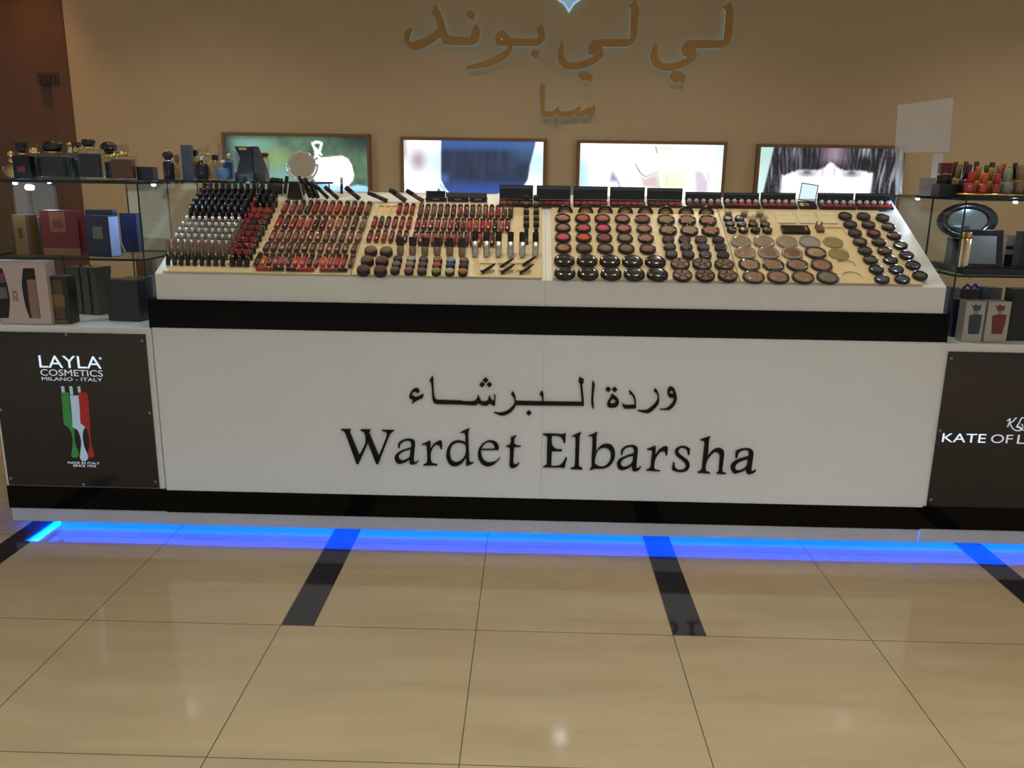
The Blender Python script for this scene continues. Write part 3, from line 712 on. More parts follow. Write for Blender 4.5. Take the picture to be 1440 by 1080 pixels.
for m, body, tip in ((M_pg, [(135,142),(222,142),(228,190),(248,380),(270,545),(290,580),(288,640),(300,740),(335,830),(342,880),(310,905),(270,902),(252,870),(262,800),(268,700),(255,620),(225,555),(165,515),(160,460),(145,250)], [(132,68),(168,68),(178,140),(142,140)]),
                     (M_pw, [(235,175),(338,175),(345,260),(358,490),(415,550),(392,590),(385,650),(400,760),(440,860),(450,910),(420,942),(380,942),(352,905),(360,820),(368,720),(350,630),(320,575),(270,550),(262,450),(250,300)], [(228,68),(264,68),(275,168),(240,168)]),
                     (M_pr, [(330,138),(440,140),(455,250),(470,480),(475,600),(488,740),(520,860),(515,895),(480,905),(450,890),(455,820),(465,740),(455,640),(430,560),(362,505),(360,450),(345,270)], [(324,70),(356,70),(362,138),(332,138)])):
    for lp, mm in ((body, m), (tip, M_pw)):
        bm = bmesh.new(); plate(bm, outline([lp], BR, PYF, 40), PYF - .0010, PYF - .0002); bm.transform(invCL); obj('applicator_print', bm, mm, pL)
pR = poster(cabR, invCR, 'poster_panel', 2.822, 3.62, .190, .772, 'dark brown glossy poster with pale print')
ptext(pR, invCR, 'lettering', 'KATE', 1325, 609.8, 1386.5, 622, M_lit)
ptext(pR, invCR, 'lettering', 'OF', 1393.5, 611, 1424, 623.2, M_lit2)
ptext(pR, invCR, 'lettering', 'L', 1430.5, 611.6, 1442, 624, M_lit2)
KL = crop(1310, 570, 11.08)
for pts, rr in (([(1180,245),(1200,225),(1225,210),(1205,280),(1178,335)], .0022), ([(1325,200),(1270,245),(1225,280),(1245,330),(1280,375),(1340,395),(1400,370)], .0022), ([(1430,200),(1405,195),(1385,225),(1355,285),(1325,330),(1360,330),(1400,360),(1440,385)], .0022), ([(1395,290),(1420,330),(1400,370),(1350,345),(1320,330)], .0016)):
    bm = bmesh.new(); P3 = smooth_loop(pts, 4, 200)[:4 * (len(pts) - 1) + 1]
    tube(bm, [Vector((lambda g: (g.x, PYF - .0006, g.z))(onY(*KL(p.x, p.y), PYF))) for p in P3], rr, 6); bm.transform(invCR); obj('monogram_print', bm, M_lit2, pR)

# ------------------------------------------------------------------ glass cases
def pane(bm, x0, x1, y0, y1, z0, z1):
    """a sheet of glass: clear faces (slot 0) and dark green cut edges (slot 1)"""
    dims = sorted(((x1 - x0, 0), (y1 - y0, 1), (z1 - z0, 2)))
    ax = dims[0][1]; n = len(bm.faces)
    bx(bm, x0, x1, y0, y1, z0, z1)
    bm.faces.ensure_lookup_table(); bm.normal_update()
    for f in list(bm.faces)[n:]: f.material_index = 0 if abs(f.normal[ax]) > .9 else 1
GM = [M_glass, M_dkgreen]
def case(label, x0, x1, y0, y1, z0, zm, zt, inner, seam=None, far=None):
    r = thing('glass_case', label, 'glass case', ((x0 + x1) / 2, (y0 + y1) / 2, z0), group='glass cases on the counters')
    inv = Matrix.Translation((-(x0 + x1) / 2, -(y0 + y1) / 2, -z0))
    def P(nm, f):
        bm = bmesh.new(); pane(bm, *f); bm.transform(inv); return obj(nm, bm, GM, r)
    t = .006
    P('top_shelf', (x0, x1, y0, y1, zt - .009, zt))
    if zm: P('middle_shelf', (x0 + t, x1 - t, y0 + .004, y0 + .36, zm - .008, zm))
    xs = (x1 - t, x1) if inner == 1 else (x0, x0 + t)
    ys = [y0, seam, y1] if seam else [y0, y1]
    for a, b in zip(ys, ys[1:]): P('side_pane', (xs[0], xs[1], a + (.001 if a != y0 else 0), b - .001, z0, zt - .0092))
    xo = (x0, x0 + t) if inner == 1 else (x1 - t, x1)
    P('side_pane', (xo[0], xo[1], y0, y1, z0, zt - .0092))
    if far:
        bm = bmesh.new(); 
    return r, inv
TLZ, TRZ = 1.312, 1.300
gcL, invGL = case('glass case of perfume boxes on the cabinet with the brush poster', CLX0 + .01, -.0135, .632, 1.16, .8005, 1.046, TLZ, 1, seam=None)
gcR, invGR = case('glass case of perfume boxes on the cabinet with the plain dark poster', 2.8095, 3.62, .632, 1.20, .8005, 1.040, TRZ, -1, seam=.872)
for inv, g, xp, zz in ((invGL, gcL, -.10, 1.046), (invGR, gcR, 2.90, 1.040)):   # shelf studs
    for yy in (.70, .92):
        for dx in (0,):
            bm = bmesh.new(); lathe(bm, [(0, 0), (.006, 0), (.009, .006), (.009, .0115), (0, .0115)], 12, Matrix.Translation((xp, yy, zz - .0197))); bm.transform(inv); obj('shelf_stud', bm, M_chrome, g)
# small white lights inside the cases
def case_led(g, inv, x, y, z, e):
    bm = bmesh.new(); lathe(bm, [(0, .004), (.007, .004), (.008, 0), (.007, -.002), (0, -.004)], 14, Matrix.Translation((x, y, z))); bm.transform(inv)
    o = obj('case_light', bm, M_ledw, g); o['label'] = 'small white lit spotlight'
    l = bpy.data.lights.new('case_glow', 'POINT'); l.energy = e; l.color = (.55, .72, 1.0); l.shadow_soft_size = .012
    lo = bpy.data.objects.new('case_glow', l); C.objects.link(lo); lo.parent = o; lo.location = inv @ Vector((x, y, z - .02))
case_led(gcL, invGL, onY(25, 287, .67).x, .67, TLZ - .0135, .9)
case_led(gcL, invGL, onY(72, 281, 1.05).x, 1.05, TLZ - .0135, .7)
case_led(gcL, invGL, -.035, .80, TLZ - .0135, 1.6)
case_led(gcR, invGR, 2.84, 1.06, TRZ - .0135, .9)
case_led(gcR, invGR, onY(1428, 284, .68).x, .68, TRZ - .0135, .8)
# rear case that carries the taller bottles behind the lipsticks
r = thing('rear_cabinet', 'glass topped rear cabinet behind the lipstick rows', 'cabinet', (.1, 1.5, 0))
bm = bmesh.new(); bx(bm, -.5, .30, -.18, .25, 0, .8, .003); obj('cabinet_body', bm, M_lip, r)
for q in ((-.494, -.488, -.17, .24, .8005, TLZ - .0092), (.28, .286, -.17, .24, .8005, TLZ - .0092)):
    bm = bmesh.new(); pane(bm, *q); obj('side_pane', bm, GM, r)
bm = bmesh.new(); pane(bm, -.5, .30, -.18, .25, TLZ - .009, TLZ); obj('top_shelf', bm, GM, r)

def prod(c):
    r, g, b = lin(c); return (r * .62, g * .66, b * .74)
# ------------------------------------------------------------------ products: builders
def cname(c):
    r, g, b = c
    mx_, mn = max(c), min(c)
    if mx_ < 45: return 'black'
    if mx_ - mn < 22: return 'white' if mn > 190 else 'pale grey' if mn > 130 else 'grey' if mn > 75 else 'dark grey'
    if b > r: return 'blue' if b - g > 20 else 'blue grey'
    if g > r: return 'green'
    if g > .62 * r: return 'beige' if r > 150 else 'brown'
    if b > .55 * r and r > 150: return 'bright pink' if b < .62 * r or r > 200 else 'pink'
    if r > 200 and g > .35 * r: return 'orange'
    if r > 190: return 'bright red'
    if r > 150 and g > .4 * r: return 'coral'
    if r > 150: return 'rose red'
    if r > 105: return 'dark red' if g < .45 * r else 'dusty pink'
    return 'dark maroon' if g < .55 * r else 'brown'
RX = lambda a: (a, 0, 0)
YM = Matrix.Rotation(-PI / 2, 4, 'X')        # spins a lathe's axis onto +y
def b_gloss(L, r, capf=.36, ring=True, dome=True):
    def f():
        t = thing('lip_gloss')
        up = Matrix.Translation((0, 0, r)) @ YM
        bm = bmesh.new(); a = L * (1 - capf)
        lathe(bm, [(0, 0), (r * .82, 0), (r, r * .25), (r, a)] + ([] if ring else [(0, a)]), 14, up); obj('gloss_tube', bm, M_tube, t)
        if ring:
            bm = bmesh.new(); lathe(bm, [(r, a), (r * .86, a + .001), (r * .86, a + .005), (0, a + .005)], 14, up); obj('collar', bm, M_silver, t)
            a += .004
        bm = bmesh.new()
        top = [(r, L - r * .9), (r * .9, L - r * .45), (r * .6, L - r * .12), (0, L)] if dome else [(r, L - .002), (r * .85, L), (0, L)]
        lathe(bm, [(0, a), (r, a)] + top, 14, up); obj('cap', bm, M_blk, t)
        return t
    return f
def b_applicator():
    t = thing('lip_gloss'); r = .0078
    bm = bmesh.new(); lathe(bm, [(0, 0), (r * .9, 0), (r, .002), (r, .046), (0, .046)], 14); obj('cap', bm, M_blk, t)
    bm = bmesh.new(); lathe(bm, [(r * .95, .046), (r * .95, .086), (r * .7, .092), (0, .093)], 14); obj('gloss_tube', bm, M_pinkclear, t)
    bm = bmesh.new(); lathe(bm, [(0, .047), (r * .45, .047), (r * .45, .07), (r * .3, .084), (0, .085)], 10); obj('core', bm, M_tube, t)
    return t
def b_clear():
    t = thing('lip_gloss'); r = .0078
    bm = bmesh.new(); lathe(bm, [(0, 0), (r * .9, 0), (r, .002), (r, .040), (r * .8, .044), (0, .044)], 14); obj('gloss_tube', bm, M_cleartube, t)
    bm = bmesh.new(); lathe(bm, [(0, .002), (r * .6, .002), (r * .6, .036), (0, .036)], 10); obj('core', bm, M_tube, t)
    bm = bmesh.new(); lathe(bm, [(0, .044), (r * .92, .044), (r * .92, .066), (r * .8, .068), (0, .068)], 14); obj('cap', bm, M_silver, t)
    return t
def b_dark():
    t = thing('lip_gloss'); r = .0080
    bm = bmesh.new(); lathe(bm, [(0, 0), (r * .9, 0), (r, .002), (r, .040), (0, .040)], 14); obj('gloss_tube', bm, M_tube, t)
    bm = bmesh.new(); lathe(bm, [(0, .0402), (r, .0402), (r, .088), (r * .85, .091), (0, .091)], 14); obj('cap', bm, M_blk, t)
    return t
def b_lipstick():
    t = thing('lipstick'); r = .0102
    bm = bmesh.new(); lathe(bm, [(0, 0), (r, 0), (r, .034), (r * .86, .0345), (r * .86, .042), (0, .042)], 16); obj('case', bm, M_blk, t)
    bm = bmesh.new(); bx(bm, -.0088, .0088, -.0085, .0085, .0421, .058, .0022)
    for v in bm.verts:
        if v.co.z > .05: v.co.z += -v.co.y * .45
    obj('bullet', bm, M_tube, t)
    return t
def b_jar(r, h, lidh):
    def f():
        t = thing('small_jar')
        bm = bmesh.new(); lathe(bm, [(0, 0), (r * .92, 0), (r, .002), (r, h - lidh), (0, h - lidh)], 18); obj('jar', bm, M_blk, t)
        bm = bmesh.new(); lathe(bm, [(0, h - lidh), (r * .93, h - lidh), (r * .93, h - .002), (r * .85, h), (0, h)], 18); obj('fill', bm, M_pan, t)
        return t
    return f
def b_pot(r, h):
    def f():
        t = thing('powder_pot')
        bm = bmesh.new(); lathe(bm, [(0, 0), (r * .94, 0), (r, .002), (r, h - .003), (r * .94, h), (r * .8, h), (r * .78, h - .002), (0, h - .002)], 20); obj('pot', bm, M_blk, t)
        bm = bmesh.new(); lathe(bm, [(r * .77, h - .0015), (r * .6, h + .0005), (0, h + .0012)], 18); obj('powder', bm, M_tube, t)
        return t
    return f
def b_compact(r, h, rin, scal=False, name='blush_compact', domed=False):
    def f():
        t = thing(name)
        bm = bmesh.new(); lathe(bm, [(0, 0), (r * .95, 0), (r, .003), (r, h * .6), (r * .96, h), (r * (rin + .04), h), (r * rin, h - .003), (0, h - .003)], 32); o = obj('compact_case', bm, M_blk, t)
        bm = bmesh.new(); lathe(bm, [(r * rin * .985, h - .003), (r * rin * .95, h - .0015), (r * rin * .7, h - (.0005 if not domed else -.001)), (0, h if not domed else h + .002)], 28); p = obj('powder', bm, M_pan, t)
        if scal:
            for k in range(12):
                bm = bmesh.new(); a = 2 * PI * k / 12 + .2; rr = r * (rin + 1) / 2
                lathe(bm, [(.0032, h - .0005), (.0028, h + .0012), (0, h + .0018)], 8, Matrix.Translation((rr * math.cos(a), rr * math.sin(a), 0))); obj('rim_bead', bm, M_chrome if k % 2 else M_blk, o)
        return t
    return f
def b_lidded(r, h):
    def f():
        t = thing('closed_compact')
        bm = bmesh.new(); lathe(bm, [(0, 0), (r * .95, 0), (r, .003), (r, h * .45), (0, h * .45)], 32); obj('compact_case', bm, M_blk, t)
        bm = bmesh.new(); lathe(bm, [(r, h * .47), (r * .99, h * .62), (r * .85, h * .86), (r * .5, h * .98), (0, h)], 32); d = obj('lid', bm, M_blk, t)
        bm = bmesh.new(); bx(bm, -r * .42, r * .42, r * .08, r * .13, h * .955, h * 1.005); obj('printed_line', bm, mat('grey_print', (.14, .14, .14), .4), d)
        bm = bmesh.new(); bx(bm, -r * .12, r * .12, r * .2, r * .3, h * .95, h * 1.0); obj('printed_mark', bm, mat('grey_print', (.14, .14, .14), .4), d)
        return t
    return f
def b_clearlid(r, h, rim):
    def f():
        t = thing('powder_compact')
        if rim is not None:
            bm = bmesh.new(); lathe(bm, [(0, 0), (r * .95, 0), (r, .003), (r, h * .5), (r * .80, h * .55), (r * .78, h * .42), (0, h * .42)], 32); obj('compact_case', bm, rim, t)
            bm = bmesh.new(); lathe(bm, [(r * .775, h * .43), (r * .7, h * .5), (0, h * .53)], 28); obj('powder', bm, M_pan, t)
        else:
            bm = bmesh.new(); lathe(bm, [(0, 0), (r * .95, 0), (r, .002), (r * .97, .004), (r * .8, .003), (0, .003)], 32); obj('compact_case', bm, mat('clear_olive_plastic', (.50, .42, .20), .15, trans=.35), t)
        bm = bmesh.new(); lathe(bm, [(r * .97, h * .55), (r * .93, h * .78), (r * .75, h * .93), (r * .4, h), (0, h * 1.02)], 32); obj('clear_lid', bm, M_clear, t)
        return t
    return f
def b_wedges(r, h):
    def f():
        t = thing('wheel_compact')
        bm = bmesh.new(); lathe(bm, [(0, 0), (r * .95, 0), (r, .003), (r, h - .002), (r * .97, h), (r * .88, h), (r * .86, h - .003), (0, h - .003)], 32); obj('compact_case', bm, M_blk, t)
        for k in range(5):
            bm = bmesh.new(); a0 = 2 * PI * k / 5 + .09 + PI / 2; a1 = 2 * PI * (k + 1) / 5 - .09 + PI / 2
            pts = [(r * .36 * math.cos(a), r * .36 * math.sin(a)) for a in (a0 + .12, a1 - .12)] + [(r * .83 * math.cos(a1 + (a0 - a1) * i / 6), r * .83 * math.sin(a1 + (a0 - a1) * i / 6)) for i in range(7)]
            b0 = [bm.verts.new((x, y, h - .004)) for x, y in pts]; b1 = [bm.verts.new((x, y, h - .0008)) for x, y in pts]
            bm.faces.new(b0); bm.faces.new(b1)
            for i in range(len(pts)): bm.faces.new((b0[i - 1], b0[i], b1[i], b1[i - 1]))
            obj('powder_wedge', bm, M_pan, t)
        bm = bmesh.new(); lathe(bm, [(r * .27, h - .004), (r * .27, h - .001), (0, h - .0005)], 16); obj('powder', bm, M_pan, t)
        return t
    return f
def b_arch(r):
    """an open compact seen edge-on: the half of a black lid that stands out of its slot, pan inside"""
    def f():
        t = thing('open_compact')
        ax = Matrix.Rotation(PI / 2, 4, 'X')
        for nm, prof, m in (('lid', [(0, -.010), (r * .8, -.010), (r, -.006), (r, .004), (r * .90, .006), (r * .76, .004), (r * .74, 0), (0, 0)], M_blk), ('powder', [(r * .72, .0002), (r * .70, .0018), (0, .0022)], M_pan)):
            bm = bmesh.new(); lathe(bm, prof, 32, ax)
            bmesh.ops.bisect_plane(bm, geom=bm.verts[:] + bm.edges[:] + bm.faces[:], plane_co=(0, 0, .0), plane_no=(0, 0, 1), clear_inner=True)
            es = [e for e in bm.edges if e.is_boundary and nm == 'lid']
            if es: bmesh.ops.triangle_fill(bm, use_beauty=True, edges=es)
            obj(nm, bm, m, t)
        return t
    return f
def b_foundation():
    t = thing('foundation_bottle')
    bm = bmesh.new(); bx(bm, -.0125, .0125, -.010, .010, .034, .066, .002); obj('cap', bm, M_blkm, t)
    bm = bmesh.new(); lathe(bm, [(0, 0), (.009, .001), (.0125, .007), (.0135, .016), (.0135, .028), (.0115, .032), (.007, .0338), (0, .0338)], 18); obj('bottle', bm, M_tube, t)
    return t
def b_metal_tube():
    t = thing('foundation_tube'); r = .0118
    bm = bmesh.new(); lathe(bm, [(0, 0), (r * .6, .0005), (r * .95, .008), (r, .016), (r, .055), (0, .055)], 18); obj('metal_body', bm, mat('satin_silver', (.55, .54, .52), .28, metal=.85), t)
    bm = bmesh.new(); lathe(bm, [(0, .0552), (r * .96, .0552), (r * .96, .089), (r * .85, .091), (0, .091)], 18); obj('cap', bm, M_blk, t)
    return t
def b_brushpen():
    t = thing('brush_pen'); r = .0058
    bm = bmesh.new(); lathe(bm, [(0, 0), (r * .8, 0), (r, .002), (r, .042), (r * .8, .045), (0, .045)], 12); obj('cap', bm, M_blk, t)
    bm = bmesh.new(); lathe(bm, [(0, .0452), (r * .75, .0452), (r * .7, .052), (r * .35, .060), (0, .064)], 12); obj('tip', bm, M_blkm, t)
    return t

# ------------------------------------------------------------------ block of standing glosses and lipsticks
cA = crop(200, 240, 6.545)
LEAN = RX(math.radians(-12))
colX = [onT(*cA(x, y), BT) for x, y in zip((240, 300, 360, 420, 485, 550, 610, 675, 740), (866, 868, 870, 872, 874, 876, 878, 880, 882))]
lipX = [onT(*cA(x, 885), BT)[0] for x in (828, 893, 962)]
s_first = sum(q[1] for q in colX) / 9
s_last = onT(*cA(1112, 490), BT)[1]
step = (s_last - s_first) / 7
def rowS(k): return s_first + step * k
NROW = 11
random.seed(3)
row_word = ORD
for k in range(NROW):
    s = rowS(k)
    if s > .56: break
    for i in range(9):
        x = colX[i][0]
        if k == 0: key, bld, desc, cols = 'app', b_applicator, 'mauve clear lip gloss on black cap, front row', {'core': (120, 70, 66)}
        elif k <= 5: key, bld, desc, cols = 'clr', b_clear, 'silver capped clear lip gloss, ' + ORD[k] + ' row up', {'core': random.choice([(150, 140, 110), (120, 118, 96), (160, 120, 105), (90, 84, 66)])}
        else: key, bld, desc, cols = 'drk', b_dark, 'black capped lip gloss, ' + ORD[k] + ' row up', {'gloss_tube': random.choice([(120, 30, 36), (90, 22, 28), (60, 20, 24), (150, 45, 50)])}
        place(key, bld, desc + ', ' + ORD[i] + ' from the glass case', 'lip gloss', tp(x, s, BT), LEAN, 'standing lip glosses', cols)
reds = [(170, 55, 50), (165, 48, 52), (176, 58, 50), (196, 48, 52), (120, 40, 66), (200, 52, 62), (186, 44, 60), (190, 40, 58), (196, 48, 62), (160, 62, 72), (180, 66, 74), (120, 58, 64), (160, 66, 68), (150, 62, 60), (150, 70, 64), (170, 70, 110), (90, 40, 56), (160, 60, 84), (226, 46, 40), (228, 50, 52), (160, 58, 58), (206, 70, 46), (206, 78, 58), (216, 66, 50)]
for k in range(8):
    for i in range(3):
        c = reds[k * 3 + i]
        place('lip', b_lipstick, 'open %s lipstick, %s row from the counter front, %s of three across' % (cname(c), ORD[k], ('first', 'middle', 'last')[i]), 'lipstick', tp(lipX[i], rowS(k), BT), LEAN, 'open lipsticks', {'bullet': c})
for k in range(8, NROW):
    for i in range(3):
        place('drk', b_dark, 'black capped lip gloss behind the open lipsticks, %s row up, %s of three' % (ORD[k], ('first', 'middle', 'last')[i]), 'lip gloss', tp(lipX[i], rowS(k), BT), LEAN, 'standing lip glosses', {'gloss_tube': (80, 24, 30)})

# ------------------------------------------------------------------ lying rows of glosses
cB = crop(340, 240, 6.545)
def lying(key, cr, xs, yt, yb, colors, rr, capf, where, group, ends=None, dome=True, ring=True, xshift=0):
    n = len(xs)
    q0 = [onT(*cr(xs[i], yt(i) if callable(yt) else yt), BT + rr) for i in range(n)]
    sb = [onT(*cr(xs[i], yb(i) if callable(yb) else yb), BT)[1] for i in range(n)]
    st = sum(q[1] for q in q0) / n; s0 = sum(sb) / n
    L = st - s0
    for i in range(n):
        c = colors[i % len(colors)]
        place(key, b_gloss(L, rr, capf, ring, dome), '%s lip gloss in the %s, %s from the %s' % (cname(c), where, ORD[i], ends or 'lipsticks'), 'lip gloss', tp(q0[i][0], s0, BT), RX(TH), group, {'gloss_tube': c})
    return s0, st
G1 = 'lip glosses lying in slanted rows'
W = 'slanted row'
lying('g1', cB, [430, 503, 574, 642, 708, 776, 845, 910, 980, 1045, 1112, 1180], lambda i: 277 + i * 1.4, lambda i: 402 + i * 2.0, [(150, 62, 62), (176, 48, 86), (124, 50, 52), (84, 40, 38), (146, 34, 38), (160, 56, 66), (190, 52, 56), (196, 44, 54), (140, 60, 52), (140, 42, 46), (116, 24, 28), (140, 94, 70)], .0105, .34, 'top ' + W, G1)
lying('g2', cB, [372, 440, 508, 575, 645, 712, 778, 848, 920, 990, 1060, 1136], lambda i: 412 + i * 1.2, lambda i: 546 + i * 2, [(196, 54, 30), (110, 48, 52), (166, 44, 28), (186, 62, 54), (202, 84, 70), (78, 38, 34), (110, 34, 30), (186, 92, 58), (186, 112, 78), (140, 78, 52), (92, 58, 40), (150, 108, 72)], .0105, .30, 'second ' + W, G1)
lying('g3', cB, [308, 377, 447, 515, 583, 652, 724, 796, 868, 942, 1016, 1088], lambda i: 556 + i * 1.2, lambda i: 658 + i * 2, [(160, 88, 70), (150, 84, 76), (140, 74, 64), (150, 84, 72), (146, 78, 66), (130, 72, 64), (140, 72, 62), (120, 62, 58), (130, 74, 70), (124, 70, 60), (150, 80, 86), (150, 96, 92)], .0105, .30, 'middle ' + W, G1)
lying('g4', cB, [250, 320, 390, 460, 530, 600, 671, 745, 820, 894, 966, 1046], lambda i: 664 + i * 1.4, lambda i: 756 + i * 2, [(110, 62, 56), (116, 68, 58), (140, 84, 62), (116, 66, 58), (120, 66, 58), (116, 66, 58), (130, 74, 58), (140, 84, 66), (140, 78, 62), (116, 66, 54), (130, 70, 58), (110, 62, 56)], .0105, .30, 'fourth ' + W, G1)
lying('g5', cB, [178, 234, 293, 352, 410, 470, 532, 595, 658, 720, 780, 842, 902, 962, 1030], lambda i: 757 + i * 1.2, lambda i: 884 + i * 1.6, [(92, 40, 50), (240, 130, 28), (124, 32, 38), (176, 62, 78), (186, 56, 84), (104, 44, 46), (236, 54, 34), (220, 62, 96), (92, 36, 36), (150, 40, 42), (246, 90, 50), (206, 52, 62), (206, 44, 74), (196, 40, 56), (92, 36, 40)], .0088, .36, 'front ' + W, G1, ring=False)
for i, (xa, xb, flip, c, lab) in enumerate(((130, 370, False, (200, 44, 28), 'red lip gloss lying flat across the front edge, nearest the lipsticks'), (415, 665, True, (206, 50, 40), 'red lip gloss lying flat across the front edge, cap towards the lipsticks'), (715, 960, False, (150, 48, 30), 'brick red lip gloss lying flat across the front edge, nearest the round jars'))):
    p, q = onT(*cB(xa, 905 + i * 6), BT + .006), onT(*cB(xb, 908 + i * 6), BT + .006)
    a, b = (q, p) if flip else (p, q)
    d = Vector((b[0] - a[0], b[1] - a[1])); ang = math.atan2(d.y, d.x)
    m = Matrix.Rotation(TH, 3, 'X') @ Matrix.Rotation(ang - PI / 2, 3, 'Z')
    place('gx', b_gloss(.098, .0066, .36, False, False), lab, 'lip gloss', tp(a[0], max(a[1], .020), BT), m.to_euler(), 'lip glosses lying along the front edge', {'gloss_tube': c})
G2 = 'lip glosses in the upper rack by the empty slots'
lying('h1', cC, [415, 476, 536], 308, 412, [(186, 44, 46), (190, 56, 58), (180, 62, 62)], .0092, .36, 'short top row', G2, 'empty slots')
lying('h2', cC, [190, 250, 312, 375, 440, 505], lambda i: 424 + i, lambda i: 536 + i * 2, [(190, 44, 62), (104, 40, 44), (116, 44, 46), (170, 48, 60), (176, 58, 66), (190, 40, 40)], .0092, .36, 'row below the empty slots', G2, 'slanted rack')
lying('h3', cC, [148, 214, 280, 345, 410, 472], lambda i: 550 + i, lambda i: 662 + i * 2, [(150, 40, 44), (156, 46, 36), (176, 62, 44), (160, 52, 50), (140, 48, 48), (120, 48, 54)], .0092, .36, 'row above the round jars', G2, 'slanted rack')
G3 = 'lip glosses in the long rows'
xr = [612, 671, 730, 790, 850, 909, 968, 1025, 1083, 1141, 1200, 1256, 1314, 1372, 1430]
lying('i1', cC, xr, lambda i: 311 + i * 1.0, lambda i: 432 + i * 1.2, [(124, 70, 66), (120, 70, 72), (150, 96, 74), (116, 62, 60), (116, 70, 64), (104, 52, 52), (150, 74, 72), (104, 52, 48), (116, 66, 60), (150, 100, 70), (150, 104, 76), (170, 62, 70), (176, 56, 70), (120, 62, 50), (70, 44, 38)], .0098, .30, 'back long row', G3, 'empty slots')
lying('i2', cC, [x - 26 for x in xr], lambda i: 436 + i * 1.0, lambda i: 556 + i * 1.2, [(140, 40, 40), (144, 44, 40), (150, 60, 54), (166, 60, 54), (170, 84, 72), (166, 54, 50), (116, 36, 38), (130, 48, 56), (206, 72, 56), (206, 62, 52), (196, 36, 44), (200, 52, 60), (74, 44, 40), (220, 92, 66), (124, 36, 70)], .0098, .30, 'middle long row', G3, 'short rows')
lying('i3', cC, [x - 56 for x in xr[:14]], lambda i: 562 + i * 1.0, lambda i: 690 + i * 1.2, [(140, 50, 50), (170, 52, 50), (190, 60, 56), (176, 56, 54), (120, 50, 50), (170, 62, 56), (190, 70, 70), (150, 60, 56), (120, 52, 52), (170, 52, 52), (186, 62, 66), (150, 50, 50), (120, 60, 50), (160, 60, 60)], .0098, .30, 'front long row', G3, 'short rows')

# jars and pots of the left unit
for ci, pts in enumerate((((140, 728), (108, 818), (72, 905)), ((283, 733), (243, 823), (228, 912)))):
    for k, (x, y) in enumerate(pts):
        q = onT(*cC(x, y + 14), BT + .012)
        place('jarA', b_jar(.0235, .024, .009), 'wide black powder jar, %s of three in the column %s the slanted glosses' % (('back', 'middle', 'front')[k], ('touching', 'one off')[ci]), 'jar', tp(q[0], q[1], BT), RX(TH), 'wide powder jars', {'fill': [(140, 108, 90), (120, 84, 70), (96, 66, 58)][k]})
cols6 = [[(88, 84, 80), (120, 120, 122), (110, 96, 86)], [(206, 200, 186), (150, 142, 130), (150, 110, 84)], [(120, 104, 96), (104, 96, 92), (104, 84, 74)], [(176, 148, 90), (206, 84, 74), (150, 158, 96)], [(190, 196, 192), (74, 74, 130), (196, 190, 160)], [(150, 120, 110), (74, 56, 78), (206, 120, 70)]]
for ci, xs in enumerate(((388, 375, 362), (512, 502, 490), (625, 617, 610), (757, 748, 742), (878, 872, 866), (1000, 993, 986))):
    for k, y in enumerate((815, 865, 918)):
        q = onT(*cC(xs[k], y + ci * 3), BT + .012)
        c = cols6[ci][k]
        place('jarB', b_jar(.0165, .020, .006), 'small black jar of %s powder, %s of %s column below the square caps' % (cname(c), ('back', 'middle', 'front')[k], ORD[ci]), 'jar', tp(q[0], q[1], BT), RX(TH), 'small powder jars', {'fill': c})
for i, x in enumerate((412, 524, 637, 750, 866, 980)):
    q = onT(*cC(x, 778 + i * 3), BT)
    place('fnd', b_foundation, 'square capped beige foundation bottle, %s from the round jars' % ORD[i], 'foundation', tp(q[0], q[1], BT), LEAN, 'square capped foundation bottles', {'bottle': (172, 140, 104)})
for i, x in enumerate((182, 288, 398, 508, 616, 738)):
    q = onT(*cM(x, 792 + i * 2), BT)
    place('mtl', b_metal_tube, 'silver foundation tube with black cap, %s from the square capped bottles' % ORD[i], 'foundation', tp(q[0], q[1], BT), LEAN, 'silver foundation tubes')
for ci, x0 in enumerate((655, 745)):
    for k, (y, c) in enumerate(((480, (120, 100, 84)), (425, (150, 124, 100)), (365, (120, 108, 98)), (300, (150, 140, 132)), (236, (110, 100, 94)))):
        q = onT(*cM(x0 + ci * 2, y + 10), BT + .015)
        place('jarC', b_jar(.0115, .022, .008), 'little jar of concealer, %s up the column beside the %s' % (ORD[k], ('long gloss rows', 'seam')[ci]), 'jar', tp(q[0], q[1], BT), RX(TH * .4), 'concealer jars at the seam', {'fill': c})
    q = onT(*cM(x0, 640), BT + .01)
    place('blt', b_dark, 'black tube standing below the concealer jars, %s' % ('farther from the seam', 'beside the seam')[ci], 'tube', tp(q[0], q[1] - .012, BT), LEAN, 'black tubes at the seam', {'gloss_tube': (16, 15, 16)}, scale=(1, 1, .62))
for i, (x, y, lab) in enumerate(((232, 958, 'alone in the first pair of slots'), (405, 892, 'upper one in the middle pair of slots'), (412, 962, 'lower one in the middle pair of slots'), (610, 876, 'upper one in the last pair of slots'), (585, 966, 'lower one in the last pair of slots'))):
    q = onT(*cM(x, y), .004)
    m = Matrix.Rotation(TH, 3, 'X') @ Euler((0, math.radians(46), math.radians(32))).to_matrix()
    m = (Vector((.78, .35, .50)).to_track_quat('Z', 'Y')).to_matrix()
    place('bpn', b_brushpen, 'short black brush pen in a slot, ' + lab, 'pen', tp(q[0] + .004, max(q[1], .028), .006), m.to_euler(), 'brush pens in the slots')

